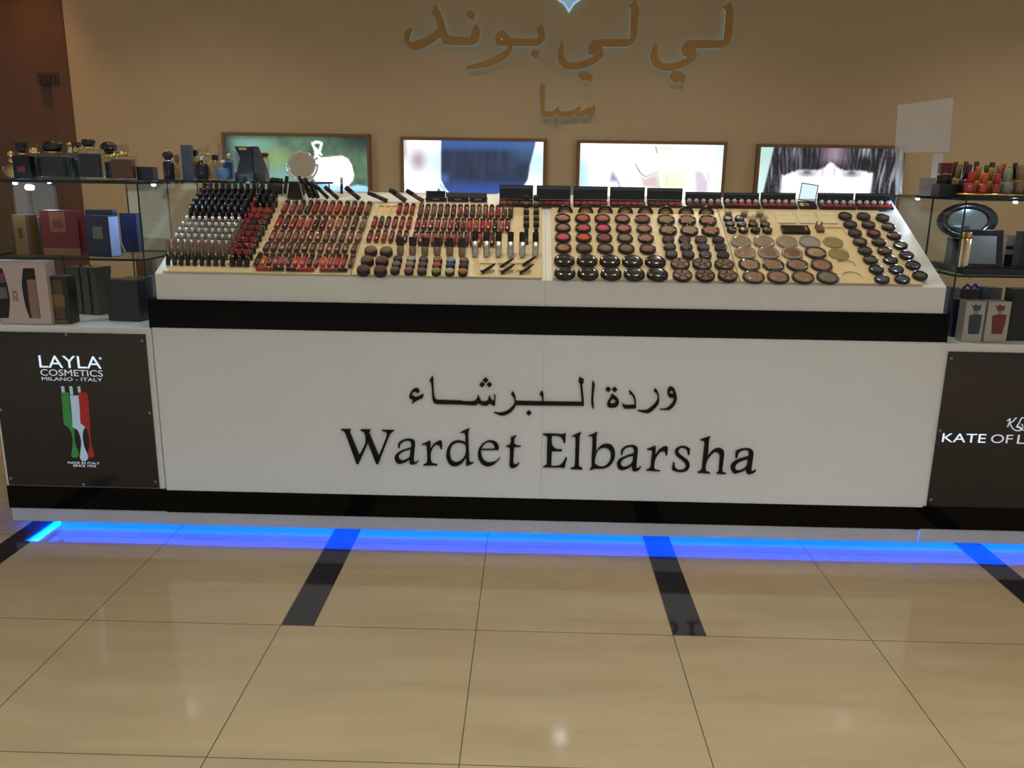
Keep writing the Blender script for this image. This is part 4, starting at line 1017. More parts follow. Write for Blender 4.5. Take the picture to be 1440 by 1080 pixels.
# ------------------------------------------------------------------ compacts of the right unit
c8, c9, c11 = crop(760, 240, 6.545), crop(900, 240, 6.545), crop(1120, 240, 6.545)
def disc(key, b, cr, x, y, h, label, cat, group, cols=None):
    q = onT(*cr(x, y), BT + h)
    return place(key, b, label, cat, tp(q[0], q[1], BT), RX(TH), group, cols)
for i, x in enumerate((228, 415, 595, 780, 965, 1150, 1340, 1525)):
    q = onT(*c8(x, 386 + i * 2), BT)
    place('arch', b_arch(.0300), 'open black compact standing below the palettes, %s from the seam' % ORD[i], 'compact', tp(q[0], q[1], BT), RX(math.radians(-8)), 'open compacts along the top', {'powder': (176, 140, 100)})
BL = [([205, 388, 570, 755, 940], 432, [(190, 130, 108), (206, 100, 82), (206, 108, 86), (196, 116, 104), (166, 92, 74)]),
      ([207, 393, 578, 766, 955], 520, [(176, 120, 104), (214, 88, 96), (242, 84, 120), (206, 118, 100), (200, 130, 100)]),
      ([208, 398, 588, 778, 972], 608, [(236, 88, 86), (232, 96, 46), (160, 72, 70), (160, 128, 98), (186, 134, 102)]),
      ([210, 403, 598, 790, 988], 705, [(196, 136, 104), (116, 90, 78), (140, 110, 86), (150, 112, 88), (160, 110, 92)])]
for k, (xs, y, cs) in enumerate(BL):
    for i in range(5):
        disc('blush', b_compact(.0308, .012, .72), c8, xs[i], y + i * 2.2, .010, 'round black compact of %s blush, %s row from the back, %s from the seam' % (cname(cs[i]), ORD[k], ORD[i]), 'compact', 'blush compacts', {'powder': cs[i]})
for k, (xs, y) in enumerate((([220, 430, 640, 848, 1058], 818), ([225, 438, 652, 865, 1078], 934))):
    for i in range(5):
        o = disc('closed', b_lidded(.0375, .019), c8, xs[i], y + i * 3, .012, 'closed glossy black compact, %s row, %s from the seam' % (('upper', 'front')[k], ORD[i]), 'compact', 'closed black compacts')
for k, (xs, y) in enumerate((([240, 436, 626], 446), ([258, 455, 650], 540))):
    for i in range(3):
        c = [(176, 134, 90), (190, 130, 92), (186, 122, 92), (186, 140, 106), (200, 146, 110), (186, 126, 94)][k * 3 + i]
        disc('bronze', b_compact(.0345, .013, .74, True, 'bronzer_compact'), c9, xs[i], y + i * 3, .011, 'bronzer compact with beaded black rim, %s row, %s from the blush columns' % (('upper', 'lower')[k], ORD[i]), 'compact', 'bronzer compacts', {'powder': c})
for k, (xs, y) in enumerate((([260, 411, 563, 722], 628), ([275, 428, 585, 745], 695), ([290, 445, 602, 766], 766))):
    for i in range(4):
        c = [(110, 78, 74), (120, 72, 72), (116, 78, 74), (74, 58, 58), (116, 100, 88), (110, 90, 80), (96, 90, 84), (58, 58, 58), (104, 108, 104), (84, 90, 88), (110, 106, 108), (50, 50, 54)][k * 4 + i]
        disc('dome', b_compact(.0232, .015, .74, False, 'eyeshadow_pot', True), c9, xs[i], y + i * 2, .012, 'small %s eyeshadow pot, %s row, %s from the blush columns' % (cname(c), ('top', 'middle', 'bottom')[k], ORD[i]), 'eyeshadow', 'small eyeshadow pots', {'powder': c})
for k, (xs, y) in enumerate((([370, 572, 776], 852), ([392, 600, 808], 955))):
    for i in range(3):
        c = [(160, 124, 106), (140, 112, 100), (150, 116, 98), (160, 120, 104), (130, 100, 88), (150, 116, 98)][k * 3 + i]
        disc('wheel', b_wedges(.0345, .014), c9, xs[i], y + i * 2, .012, 'five wedge round compact, %s row, %s from the closed black compacts' % (('upper', 'front')[k], ORD[i]), 'compact', 'five wedge compacts', {'powder_wedge': c, 'powder': c})
# small pots and clear jars
def b_clearjar():
    t = thing('clear_jar'); r = .0175
    bm = bmesh.new(); lathe(bm, [(0, 0), (r, 0), (r, .014), (0, .014)], 18); obj('jar', bm, M_clear, t)
    bm = bmesh.new(); lathe(bm, [(0, .002), (r * .7, .002), (r * .7, .010), (0, .011)], 14); obj('powder', bm, M_pan, t)
    bm = bmesh.new(); lathe(bm, [(r * .95, .0145), (r * .95, .021), (r * .8, .023), (0, .023)], 18); obj('clear_lid', bm, M_clear, t)
    return t
for i, (x, y, lab) in enumerate(((95, 385, 'back row, beside the bronzers'), (240, 390, 'back row, middle of three'), (385, 395, 'back row, beside the white plates'), (318, 440, 'second row, beside the grey pots'), (420, 440, 'second row, beside the white plates'))):
    disc('cj', b_clearjar, cG, x, y, .012, 'little clear jar with clear lid, ' + lab, 'jar', 'clear powder jars', {'powder': (180, 168, 130) if i > 2 else (120, 110, 92)})
for k, (xs, y) in enumerate((([90, 196], 437), ([108, 217, 322, 432], 487), ([125, 233, 343, 453], 538))):
    for i, x in enumerate(xs):
        c = [[(170, 164, 156), (140, 136, 130)], [(116, 134, 146), (110, 128, 142), (116, 90, 76), (140, 92, 74)], [(84, 66, 66), (160, 110, 100), (96, 74, 62), (104, 78, 70)]][k][i]
        disc('pot', b_pot(.0185, .014), cG, x, y + 2 * i, .010, 'little black pot of %s shadow, %s row, %s from the bronzers' % (cname(c), ('upper', 'middle', 'lower')[k], ORD[i]), 'eyeshadow', 'little shadow pots', {'powder': c})
# white plates with embossed line, black palette, brown box
def plate_at(x0, x1, yb, yt, label, i):
    a, b, c = onT(*cG(x0, yb), BT), onT(*cG(x1, yb), BT), onT(*cG((x0 + x1) / 2 - 20, yt), BT)
    w_ = b[0] - a[0]
    t = thing('tester_plate', label, 'plate', tp((a[0] + b[0]) / 2, a[1], BT), RX(TH), 'white tester plates')
    bm = bmesh.new(); bx(bm, -w_ / 2, w_ / 2, 0, c[1] - a[1], 0, .004, .001); obj('plate_body', bm, M_creamw, t)
    for k in range(6):
        bm = bmesh.new(); bx(bm, -w_ * .28 + k * w_ * .1, -w_ * .28 + k * w_ * .1 + w_ * .05, (c[1] - a[1]) * .62, (c[1] - a[1]) * .67, .0038, .0046); obj('embossed_mark', bm, mat('embossed_grey', (.45, .38, .26), .4), t)
plate_at(548, 716, 486, 384, 'cream tester plate beside the clear jars', 0)
plate_at(752, 908, 488, 386, 'cream tester plate in the middle of its row of three', 1)
plate_at(944, 1100, 490, 388, 'cream tester plate beside the black ringed shadows', 2)
a, b, c = onT(*cG(592, 584), BT), onT(*cG(846, 586), BT), onT(*cG(560, 498), BT + .012)
t = thing('closed_palette', 'black rectangular closed palette below the cream tester plates', 'palette', tp((a[0] + b[0]) / 2, a[1], BT), RX(TH))
bm = bmesh.new(); bx(bm, -(b[0] - a[0]) / 2, (b[0] - a[0]) / 2, 0, c[1] - a[1], 0, .007, .0015); obj('palette_base', bm, M_blk, t)
bm = bmesh.new(); bx(bm, -(b[0] - a[0]) / 2, (b[0] - a[0]) / 2, 0, c[1] - a[1], .0072, .012, .0015); obj('lid', bm, M_blk, t)
bm = bmesh.new(); bx(bm, (b[0] - a[0]) / 2 - .018, (b[0] - a[0]) / 2 - .008, .01, c[1] - a[1] - .01, .0118, .0124); obj('label_strip', bm, mat('grey_print', (.14, .14, .14), .4), t)
a, b, c = onT(*cG(908, 584), .002), onT(*cG(975, 586), .002), onT(*cG(890, 512), .01)
t = thing('brown_box', 'small brown open box in the recess by the black palette', 'box', tp((a[0] + b[0]) / 2, a[1] + .003, BT), RX(TH))
wq, lq = (b[0] - a[0]) / 2, c[1] - a[1] - .004
bm = bmesh.new(); bx(bm, -wq, wq, 0, lq, 0, .012, .001); obj('box_body', bm, mat('brown_card', lin((112, 78, 56)), .5), t)
for sx in (-wq + .003, wq - .006):
    bm = bmesh.new(); bx(bm, sx, sx + .003, lq - .004, lq, .012, .026); obj('flap', bm, mat('brown_card_dark', lin((70, 44, 32)), .5), t)
# clear lidded powders
M_greyrim = mat('grey_clear_rim', (.34, .31, .27), .15, coat=.4)
GL = [([208, 420, 632, 845], 642, 'g', [(186, 162, 132), (190, 166, 138), (196, 164, 132), (190, 186, 176)]),
      ([250, 464, 682], 745, 'g', [(186, 146, 116), (176, 132, 108), (160, 108, 84)]), ([898], 745, 'b', [(210, 168, 132)]),
      ([287, 508, 730, 953], 855, 'b', [(200, 164, 126), (190, 146, 112), (190, 140, 110), (196, 138, 112)]),
      ([327, 553, 782, 1010], 968, 'b', [(190, 142, 108), (190, 140, 106), (190, 142, 108), (150, 134, 112)])]
for k, (xs, y, kind, cs) in enumerate(GL):
    row = (0, 1, 1, 2, 3)[k]
    for i, x in enumerate(xs):
        lab = '%s rimmed clear lidded powder, %s row, %s from the wedge compacts' % ('black' if kind == 'b' else 'grey', ('back', 'second', 'third', 'front')[row], ORD[3] if k == 2 else ORD[i])
        disc('lid' + kind, b_clearlid(.0385, .017, M_blk if kind == 'b' else M_greyrim), cG, x, y + i * 1.5, .010, lab, 'compact', 'clear lidded powders', {'powder': cs[i]})
for x, y, lab in ((1060, 648, 'upper'), (1113, 755, 'lower')):
    disc('lide', b_clearlid(.037, .014, None), cG, x, y, .008, 'empty clear olive compact, the %s of two above the empty recesses' % lab, 'compact', 'empty clear compacts')
# ringed shadows at the far end
HC = [[(84, 82, 80), (84, 80, 74), (92, 78, 70)], [(96, 84, 80), (110, 104, 84), (124, 112, 88)], [(90, 70, 62), (176, 66, 70), (170, 78, 66)], [(140, 116, 84), (104, 84, 72), (150, 128, 84)], [(104, 76, 66), (140, 90, 68), (116, 92, 86)], [(120, 100, 70), (104, 78, 62), (84, 58, 58)], [(84, 92, 88), (70, 74, 92), (100, 96, 92)], [(96, 104, 106), (90, 100, 100), None]]
H0 = [(450, 412), (497, 490), (541, 567), (587, 647), (634, 729), (684, 813), (737, 902), (788, 991)]
Hm = [(620, 415), (665, 492), (713, 570), (760, 650), (813, 731), (866, 816), (919, 903), (975, 991)]
Hr = [(795, 428), (848, 510), (900, 593), (958, 681), (1015, 771), (1075, 863), (1138, 958), None]
for k in range(8):
    for i, Q in enumerate((H0, Hm, Hr)):
        if Q[k] is None: continue
        disc('ring', b_compact(.0262, .012, .62, False, 'eyeshadow_compact'), c11, Q[k][0], Q[k][1], .010, 'black ringed %s eyeshadow, %s row from back, %s column' % (cname(HC[k][i]), ORD[k], ('inner', 'middle', 'outer')[i]), 'eyeshadow', 'black ringed eyeshadows', {'powder': HC[k][i]})

# ------------------------------------------------------------------ palettes along the top edge
M_pmirror = mat('dusty_palette_mirror', (.10, .11, .12), .18, metal=.6)
def palette(u0, u1, vt, vb, cols, label, dots):
    p0, p1 = onT(u0, vb, BT), onT(u1, vb, BT)
    w_ = (p1[0] - p0[0]) - .004; s0 = max(p0[1], SBD + .002); s0 = (p0[1] + p1[1]) / 2
    D = .046
    t = thing('open_palette', label, 'palette', tp((p0[0] + p1[0]) / 2, s0, BT), RX(TH), 'open palettes along the top')
    bm = bmesh.new(); bx(bm, -w_ / 2, w_ / 2, 0, D, 0, .009, .0012); obj('palette_base', bm, M_blk, t)
    for k, c in enumerate(cols):
        bm = bmesh.new(); a = -w_ / 2 + w_ * (.03 + .94 * k / len(cols))
        bx(bm, a + .002, a + w_ * .94 / len(cols) - .001, .006, .030, .0085, .0105, .0006)
        o = obj('powder_pan', bm, M_pan, t); o.color = (*prod(c), 1)
    # lid: upright from the hinge
    hinge = tp(0, s0 + D, BT + .009); ztop = onY((u0 + u1) / 2, vt, hinge.y).z
    H = ztop - hinge.z
    inv = Matrix.Rotation(-TH, 4, 'X')
    bm = bmesh.new(); bx(bm, -w_ / 2, w_ / 2, 0, .006, 0, H, .001); bm.transform(Matrix.Translation((0, D, .009)) @ inv); ld = obj('lid', bm, M_blk, t)
    bm = bmesh.new(); bx(bm, -w_ / 2 + .004, w_ / 2 - .004, -.0008, .001, H * .74, H - .003); bm.transform(Matrix.Translation((0, D, .009)) @ inv); obj('lid_mirror', bm, M_pmirror, ld)
    if dots:
        for k in range(5):
            bm = bmesh.new(); a = -w_ / 2 + w_ * (.5 + k) / 5
            lathe(bm, [(0, 0), (.0085, 0), (.0095, .003), (.0075, .010), (.003, .0135), (0, .014)], 14, Matrix.Translation((a, D - .0105, .0086))); obj('highlight_dome', bm, mat('highlight_white', (.62, .62, .66), .12, coat=.6), t)  # white domes imitate the highlights reflected in the pans
RD = [(150, 66, 60), (170, 74, 66), (176, 80, 72), (140, 58, 56), (160, 76, 70)]
pal = [(701, 750, 260, 291, [(170, 92, 80), (176, 66, 66), (110, 52, 52), (120, 56, 56), (96, 48, 50)], 'five pink pans'),
       (753.5, 803, 261, 291.5, [(92, 40, 40), (120, 40, 42), (160, 54, 54), (150, 50, 52), (170, 60, 58)], 'dark red pans'),
       (805.5, 855.5, 262, 291.5, [(170, 62, 58), (170, 66, 58), (176, 74, 58), (176, 70, 56), (170, 66, 56)], 'five coral pans'),
       (857.5, 908, 263, 292, [(166, 62, 58), (170, 66, 60), (196, 76, 76), (190, 66, 66), (186, 66, 64)], 'five rose pans'),
       (910, 961.5, 264.5, 292, [(110, 56, 48), (130, 60, 56), (110, 58, 52), (160, 74, 62), (170, 70, 64)], 'brown to coral pans'),
       (964.5, 1016.5, 270, 293, [(110, 58, 54), (104, 54, 50), (140, 70, 60), (160, 80, 64), (130, 62, 56)], 'highlight domes and brown pans'),
       (1018.5, 1070, 271, 293.5, [(140, 52, 50), (150, 54, 52), (196, 60, 56), (200, 66, 58), (160, 62, 60)], 'highlight domes and bright red pans'),
       (1071.5, 1122, 271, 294, [(166, 58, 58), (160, 62, 62), (176, 70, 62), (176, 66, 60), (166, 62, 60)], 'highlight domes, beside the clear lid'),
       (1152, 1204, 271.5, 295, [(170, 62, 60), (160, 60, 60), (176, 72, 66), (170, 70, 66), (160, 62, 62)], 'highlight domes, past the clear lid'),
       (1205.5, 1257, 272, 295.5, [(120, 52, 66), (190, 58, 60), (140, 52, 56), (196, 62, 62), (200, 62, 58)], 'highlight domes, last before the glass case')]
for i, (u0, u1, vt, vb, cols, lab) in enumerate(pal):
    palette(u0, u1, vt, vb, cols, 'open black palette with %s, %s from the concealer jars' % (lab, ORD[i]), i >= 5)
# little upright mirror palette
p0, p1 = onT(1124, 294, BT), onT(1146, 294, BT)
t = thing('mirror_compact', 'small open compact with an upright clear square lid between palettes', 'compact', tp((p0[0] + p1[0]) / 2 + .004, p0[1], BT), RX(TH))
wq = (p1[0] - p0[0]) / 2 + .003
bm = bmesh.new(); bx(bm, -wq, wq, 0, .045, 0, .010, .001); obj('compact_base', bm, M_blk, t)
for k, c in enumerate(((200, 176, 140), (110, 96, 88))):
    bm = bmesh.new(); bx(bm, -wq + .003 + k * wq * .6, -wq + wq * .55 + k * wq * .6, .006, .03, .0096, .0112); o = obj('powder_pan', bm, M_pan, t); o.color = (*lin(c), 1)
mz = Matrix.Translation((.004, .046, .010)) @ Matrix.Rotation(-TH - math.radians(8), 4, 'X') @ Matrix.Rotation(math.radians(8), 4, 'Y')
bm = bmesh.new(); [bx(bm, *q) for q in ((-wq, wq, 0, .004, 0, .003), (-wq, wq, 0, .004, .065, .068), (-wq, -wq + .0025, 0, .004, .003, .065), (wq - .0025, wq, 0, .004, .003, .065))]; bm.transform(mz); f = obj('mirror_frame', bm, M_blk, t)
bm = bmesh.new(); bx(bm, -wq + .0026, wq - .0026, .001, .003, .0031, .0649); bm.transform(mz); obj('clear_window', bm, thin_glass('pale_window', (.80, .90, .95), 1.0), f)
# stack of flat black tester boxes
for i, (u0, u1, vt, vb, lab) in enumerate(((599, 626, 268.5, 277, 'dark blue'), (627, 685, 271, 277, 'grey topped'), (598, 628, 277.5, 288, 'black'), (629, 659, 278, 288.5, 'black'), (660, 685, 278, 288.5, 'black'))):
    sb = .535
    base = tp(0, sb, BT)
    a = onY(u0, vb, base.y); b = onY(u1, vt, base.y)
    low = i > 1
    lb = ['dark blue flat carton lying on the black tester cartons', 'grey topped flat carton lying on the black tester cartons', 'black tester carton with grey label, nearest the leaning pens', 'black tester carton with grey label, middle of three', 'black tester carton with grey label, nearest the palettes'][i]
    z0 = TZ + TS * (base.y - TY) + BT if low else None
    t = thing('tester_carton', lb, 'carton', ((a.x + b.x) / 2, base.y, 0), group='flat tester cartons')
    zt0 = base.z if low else onY(u0, 277.3, base.y).z
    zt1 = onY((u0 + u1) / 2, vt if not low else 277.6, base.y).z
    t.location.z = zt0
    bm = bmesh.new(); bx(bm, -(b.x - a.x) / 2 + .0005, (b.x - a.x) / 2 - .0005, 0, .05 if low else .012, 0.004 if low else 0.0, max(zt1 - zt0, .012), .001)
    if low:
        for v in bm.verts:
            if v.co.z < .008: v.co.z = max(0.001, v.co.y * TS + .001) if v.co.y * TS < max(zt1 - zt0, .012) - .002 else max(zt1 - zt0, .012) - .002
    obj('carton_body', bm, [M_blk if low else (mat('navy_card', (.010, .014, .035), .3), mat('grey_card', (.09, .085, .08), .4))[i]][0], t)
    if low:
        bm = bmesh.new(); bx(bm, -.013, .013, -.0008, .001, (zt1 - zt0) * .3, (zt1 - zt0) * .72); obj('label_sticker', bm, mat('grey_sticker', (.20, .19, .18), .5), t)

# ------------------------------------------------------------------ pencils, pens and stands along the top of the left unit
P5, P6, P7 = crop(280, 240, 12), crop(390, 240, 12), crop(500, 240, 12)
def stick(cr, x0, y0, x1, y1, r, col, name, label, cat, group, tip=None, back=.0):
    u0, v0 = cr(x0, y0); X, s = onT(u0, v0, BT)
    s = min(max(s, .30), .585); base = tp(X, s, BT + r * .4)
    base.x = onY(u0, v0, base.y).x
    top = onY(*cr(x1, y1), base.y + back)
    L = (top - base).length
    q = (top - base).to_track_quat('Z', 'Y')
    t = thing(name, label, cat, base, q.to_euler(), group)
    bm = bmesh.new(); lathe(bm, [(0, 0), (r * .9, 0), (r, .002), (r, L * .62), (0, L * .62)], 10); o = obj('barrel', bm, M_blush, t); o.color = (*lin(col), 1)
    bm = bmesh.new(); lathe(bm, [(0, L * .622), (r * 1.04, L * .622), (r * 1.04, L - .002), (r * .8, L), (0, L)], 10); obj('cap', bm, tip or M_blk, t)
    return t
MAR = (56, 22, 22)
for i, (x0, y0, x1, y1, c) in enumerate(((1200, 345, 1202, 125, MAR), (1232, 345, 1236, 112, MAR), (1264, 345, 1270, 118, (60, 28, 24)), (1296, 345, 1302, 122, MAR), (1328, 345, 1336, 120, (70, 34, 28)), (1360, 345, 1366, 130, MAR), (1392, 345, 1396, 128, (40, 18, 18)))):
    stick(P5, x0, y0 + 60, x1, y1, .0042, c, 'lip_pencil', 'dark maroon lip pencil standing behind the lipsticks, %s from the gold pencils' % ORD[i], 'pencil', 'maroon pencils behind the lipsticks')
for i, (x0, y0, x1, y1, r, lab) in enumerate(((935, 380, 935, 150, .0045, 'upright beside the pale stand'), (985, 380, 990, 90, .0042, 'tallest, upright behind the lipsticks'), (985, 400, 1085, 190, .0055, 'leaning against the maroon pencils'), (530, 420, 520, 318, .0055, 'short, behind the glosses, silver lit'), (745, 440, 730, 262, .0075, 'thick, behind the glosses'), (800, 440, 782, 305, .0055, 'short, beside the thick one'), (860, 430, 905, 290, .0042, 'leaning behind the glosses'))):
    stick(P5, x0, y0, x1, y1, r, (18, 15, 16), 'eye_pencil', 'black pencil ' + lab, 'pencil', 'black pencils behind the glosses')
for i, (x0, y0, x1, y1) in enumerate(((240, 400, 80, 195), (300, 400, 170, 190))):
    stick(P5, x0, y0, x1, y1, .0058, (168, 140, 74), 'gold_pencil', 'gold pencil with black tip leaning towards the glass case, %s one' % ('outer', 'inner')[i], 'pencil', 'gold pencils')
for i, (x0, y0, x1, y1, r, lab) in enumerate(((40, 400, 48, 130, .0062, 'upright beside the maroon pencils'), (125, 400, 165, 92, .0072, 'leaning beside the wedge stand'), (560, 470, 362, 95, .0075, 'below the round mirror, first of the leaning row'), (620, 475, 462, 125, .0085, 'second of the leaning row'), (690, 478, 568, 182, .0085, 'third of the leaning row'), (860, 478, 635, 240, .0075, 'fourth of the leaning row'), (1030, 486, 800, 270, .0085, 'fifth of the leaning row, wide'), (1085, 400, 1086, 112, .0055, 'upright, standing alone by the light box'), (1390, 492, 1150, 280, .0098, 'last of the leaning row'))):
    stick(P6, x0, y0, x1, y1, r, (20, 17, 18), 'brow_pen', 'black pen ' + lab, 'pen', 'black pens under the mirror', M_silver if '112' in str(y1) else None)
for i, (x0, y0, x1, y1, r, c, lab) in enumerate(((540, 525, 205, 370, .0085, (52, 34, 28), 'brown pen lying low beside the black pens'), (850, 528, 575, 315, .011, (64, 56, 54), 'thick grey pen leaning above the empty slots'), (1150, 532, 855, 330, .009, (84, 76, 76), 'grey pen leaning beside the tester cartons'))):
    stick(P7, x0, y0, x1, y1, r, c, 'brow_pen', lab, 'pen', 'pens above the empty slots')
# black wedge stand
p0, p1 = onT(*P6(165, 480), BT), onT(*P6(430, 480), BT)
bs = tp(p0[0], p0[1], BT); zt = onY(*P6(250, 208), bs.y + .02).z
t = thing('pen_stand', 'black wedge shaped pen stand with silver edges under the round mirror', 'stand', bs)
xa, xb = 0, onY(*P6(345, 300), bs.y).x - bs.x
bm = bmesh.new(); H = zt - bs.z
v = [bm.verts.new(p) for p in ((xa, 0, .002), (xb + .018, 0, .002), (xb, .02, H), (xa + .004, .02, H), (xa, .045, .024), (xb + .018, .045, .024), (xb, .035, H), (xa + .004, .035, H))]
for f in ((0, 1, 2, 3), (5, 4, 7, 6), (4, 0, 3, 7), (1, 5, 6, 2), (3, 2, 6, 7), (4, 5, 1, 0)): bm.faces.new([v[k] for k in f])
obj('stand_body', bm, M_blk, t)
for a, b in (((xa - .003, -.001, .004), (xa + .001, .019, H)), ((xb + .021, -.001, .004), (xb + .003, .019, H))):
    bm = bmesh.new(); rod(bm, a, b, .0022, 8); obj('silver_edge', bm, M_silver, t)
# small white price stand among the pencils
p = onT(*P5(650, 420), BT); q = onY(*P5(650, 250), tp(0, p[1]).y)
t = thing('price_stand', 'small pale acrylic stand among the pencils behind the glosses', 'stand', tp(p[0], p[1], BT))
bm = bmesh.new(); bx(bm, -.010, .010, 0, .003, 0, q.z - t.location.z, .001); obj('upright_card', bm, M_acryl, t)
bm = bmesh.new(); bx(bm, -.010, .010, .003, .012, .007, .010, .001); obj('back_foot', bm, M_acryl, t)

# ------------------------------------------------------------------ round table mirror on the ledge
MY = 1.215
mc = onY(424.5, 232, MY); rr = (onY(444, 232, MY).x - onY(405, 232, MY).x) / 2
t = thing('table_mirror', 'round chrome table mirror on a yoke behind the black pens', 'mirror', (mc.x, MY, TOPZ))
zc = mc.z - TOPZ
Q = Matrix.Translation((0, 0, zc)) @ Matrix.Rotation(PI / 2 - math.radians(13), 4, 'X')
bm = bmesh.new(); lathe(bm, [(0, -.006), (rr * .95, -.006), (rr, -.003), (rr, .004), (rr * .95, .006), (rr * .89, .005), (rr * .88, .003)], 40, Q); f = obj('mirror_rim', bm, M_chrome, t)
bm = bmesh.new(); lathe(bm, [(rr * .885, .0035), (0, .0036)], 40, Q); obj('mirror_glass', bm, M_mirror, f)
bm = bmesh.new(); R2 = rr * 1.12
tube(bm, [(R2 * math.cos(a), 0, zc + R2 * math.sin(a)) for a in [math.radians(-183 + 186 * k / 24) for k in range(25)]], .0042, 10); obj('yoke', bm, M_chrome, t)
for sx in (-1, 1):
    bm = bmesh.new(); rod(bm, (sx * rr * .98, 0, zc), (sx * R2 * 1.07, 0, zc), .004, 10); obj('pivot_knob', bm, M_chrome, t)
bm = bmesh.new(); lathe(bm, [(0, 0), (.038, 0), (.038, .003), (.030, .006), (.008, .008), (.006, max(zc - R2, .012)), (0, max(zc - R2, .012))], 28); obj('foot', bm, M_chrome, t)

# ------------------------------------------------------------------ perfumes on the glass tops
def bottle(label, u0, u1, vs, vt, y, zb, shape, col, cap, capm, capw=.5, vneck=None, glass=True, cat='perfume', yaw=0, depth=None, group='perfume bottles on the glass case', cola=None, label_patch=None, neckm=None):
    a, b = onY(u0, 250, y), onY(u1, 250, y); w_ = (b.x - a.x); cx = (a.x + b.x) / 2; uc = (u0 + u1) / 2
    hs = onY(uc, vs, y).z - zb; ht = onY(uc, vt, y).z - zb
    hn = (onY(uc, vneck, y).z - zb) if vneck else hs + (ht - hs) * .22
    d = depth or w_ * .62
    t = thing('perfume_bottle', label, cat, (cx, y, zb), (0, 0, yaw), group)
    gm = M_glassb
    bm = bmesh.new()
    if shape == 'box':
        bx(bm, -w_ / 2, w_ / 2, -d / 2, d / 2, 0.0, hs, min(w_, d) * .10)
    elif shape == 'round':
        lathe(bm, [(0, 0), (w_ * .30, 0), (w_ * .44, hs * .12), (w_ * .5, hs * .42), (w_ * .44, hs * .72), (w_ * .26, hs * .93), (w_ * .12, hs), (0, hs)], 24)
    elif shape == 'disc':
        lathe(bm, [(0, -d * .5), (w_ * .40, -d * .5), (w_ * .5, -d * .25), (w_ * .5, d * .25), (w_ * .40, d * .5), (0, d * .5)], 28, Matrix.Translation((0, 0, hs / 2)) @ Matrix.Rotation(PI / 2, 4, 'X') @ Matrix.Scale(hs / w_, 4, (0, 1, 0)))
    else:
        lathe(bm, [(0, 0), (w_ * .46, 0), (w_ * .5, hs * .04), (w_ * .5, hs * .9), (w_ * .40, hs), (0, hs)], 24)
    if glass:
        obj('glass_body', bm, gm, t)
        bm = bmesh.new(); k = .84
        if shape == 'box': bx(bm, -w_ / 2 * k, w_ / 2 * k, -d / 2 * k, d / 2 * k, hs * .10, hs * .86, min(w_, d) * .06)
        elif shape == 'round': lathe(bm, [(0, hs * .06), (w_ * .28 * k, hs * .06), (w_ * .5 * k, hs * .42), (w_ * .40 * k, hs * .70), (0, hs * .72)], 20)
        elif shape == 'disc': lathe(bm, [(0, -d * .36), (w_ * .40, -d * .36), (w_ * .40, d * .36), (0, d * .36)], 24, Matrix.Translation((0, 0, hs / 2)) @ Matrix.Rotation(PI / 2, 4, 'X') @ Matrix.Scale(hs / w_, 4, (0, 1, 0)))
        else: lathe(bm, [(0, hs * .08), (w_ * .5 * k, hs * .08), (w_ * .5 * k, hs * .82), (0, hs * .82)], 20)
        o = obj('perfume', bm, M_liquid, t); o.color = (*lin(col), 1)
    else:
        o = obj('bottle_body', bm, M_liquid, t); o.color = (*lin(col), 1)
    if label_patch:
        bm = bmesh.new(); bx(bm, -w_ * .22, w_ * .22, -d / 2 - .0008, -d / 2 + .001, hs * .3, hs * .55); o = obj('label_patch', bm, M_card, t); o.color = (*lin(label_patch), 1)
    bm = bmesh.new(); nw = w_ * capw * .36; lathe(bm, [(0, hs * .985), (nw, hs * .985), (nw * 1.1, hs + (hn - hs) * .3), (nw, hn), (0, hn)], 14); obj('neck_collar', bm, neckm or M_gold, t)
    bm = bmesh.new(); cw = w_ * capw / 2; H = ht - hn
    if cap == 'box': bx(bm, -cw, cw, -min(cw, d * .45), min(cw, d * .45), hn, ht, cw * .1)
    elif cap == 'ball': lathe(bm, [(0, hn), (cw * .4, hn), (cw, hn + H * .4), (cw * .95, hn + H * .7), (cw * .5, hn + H * .95), (0, ht)], 16)
    elif cap == 'flat': lathe(bm, [(0, hn), (cw * .85, hn), (cw, hn + H * .3), (cw, hn + H * .7), (cw * .85, ht), (0, ht)], 20)
    else:
        lathe(bm, [(0, hn), (cw * .5, hn), (cw * .35, hn + H * .15), (cw, hn + H * .35), (cw * .6, hn + H * .6), (cw * .9, hn + H * .8), (cw * .5, ht), (0, ht)], 12)
    obj('stopper' if capm is M_glassb else 'cap', bm, capm, t)
    return t
LZ = TLZ + .0004
yf = .74
bottle('round beige flask with gold neck, nearest the open end of the glass top', 7, 31, 229, 212, .76, LZ, 'disc', (150, 112, 60), 'ball', M_gold, .34, 222)
bottle('black perfume bottle with black cap and a small red label', 24, 48, 219, 200, .70, LZ, 'box', (16, 16, 20), 'box', M_blk, .52, 213, glass=False, label_patch=(120, 40, 40))
bottle('dark perfume bottle with a pale flat glass stopper', 44, 58, 216, 201, .86, LZ, 'box', (24, 22, 22), 'flat', M_glassb, 1.0, 208)
bottle('wide square glass perfume with dark oval top and gold knob', 60, 98, 215, 199, .74, LZ, 'box', (20, 15, 10), 'flat', M_blk, .74, 212.5, depth=.05)
bottle('clear bottle with silver neck and gold knob', 94, 111, 217, 200, .88, LZ, 'box', (18, 22, 30), 'ball', M_gold, .42, 206, neckm=M_silver)
bottle('maroon capped bottle behind the tall dark bottle', 105, 119, 214, 200, .98, LZ, 'box', (44, 30, 26), 'box', mat('maroon_cap', lin((60, 34, 28)), .3), .8, 206)
bottle('tall dark glass perfume with a wide black top', 115, 144, 210, 196, .76, LZ, 'box', (14, 14, 10), 'flat', M_blk, .62, 205)
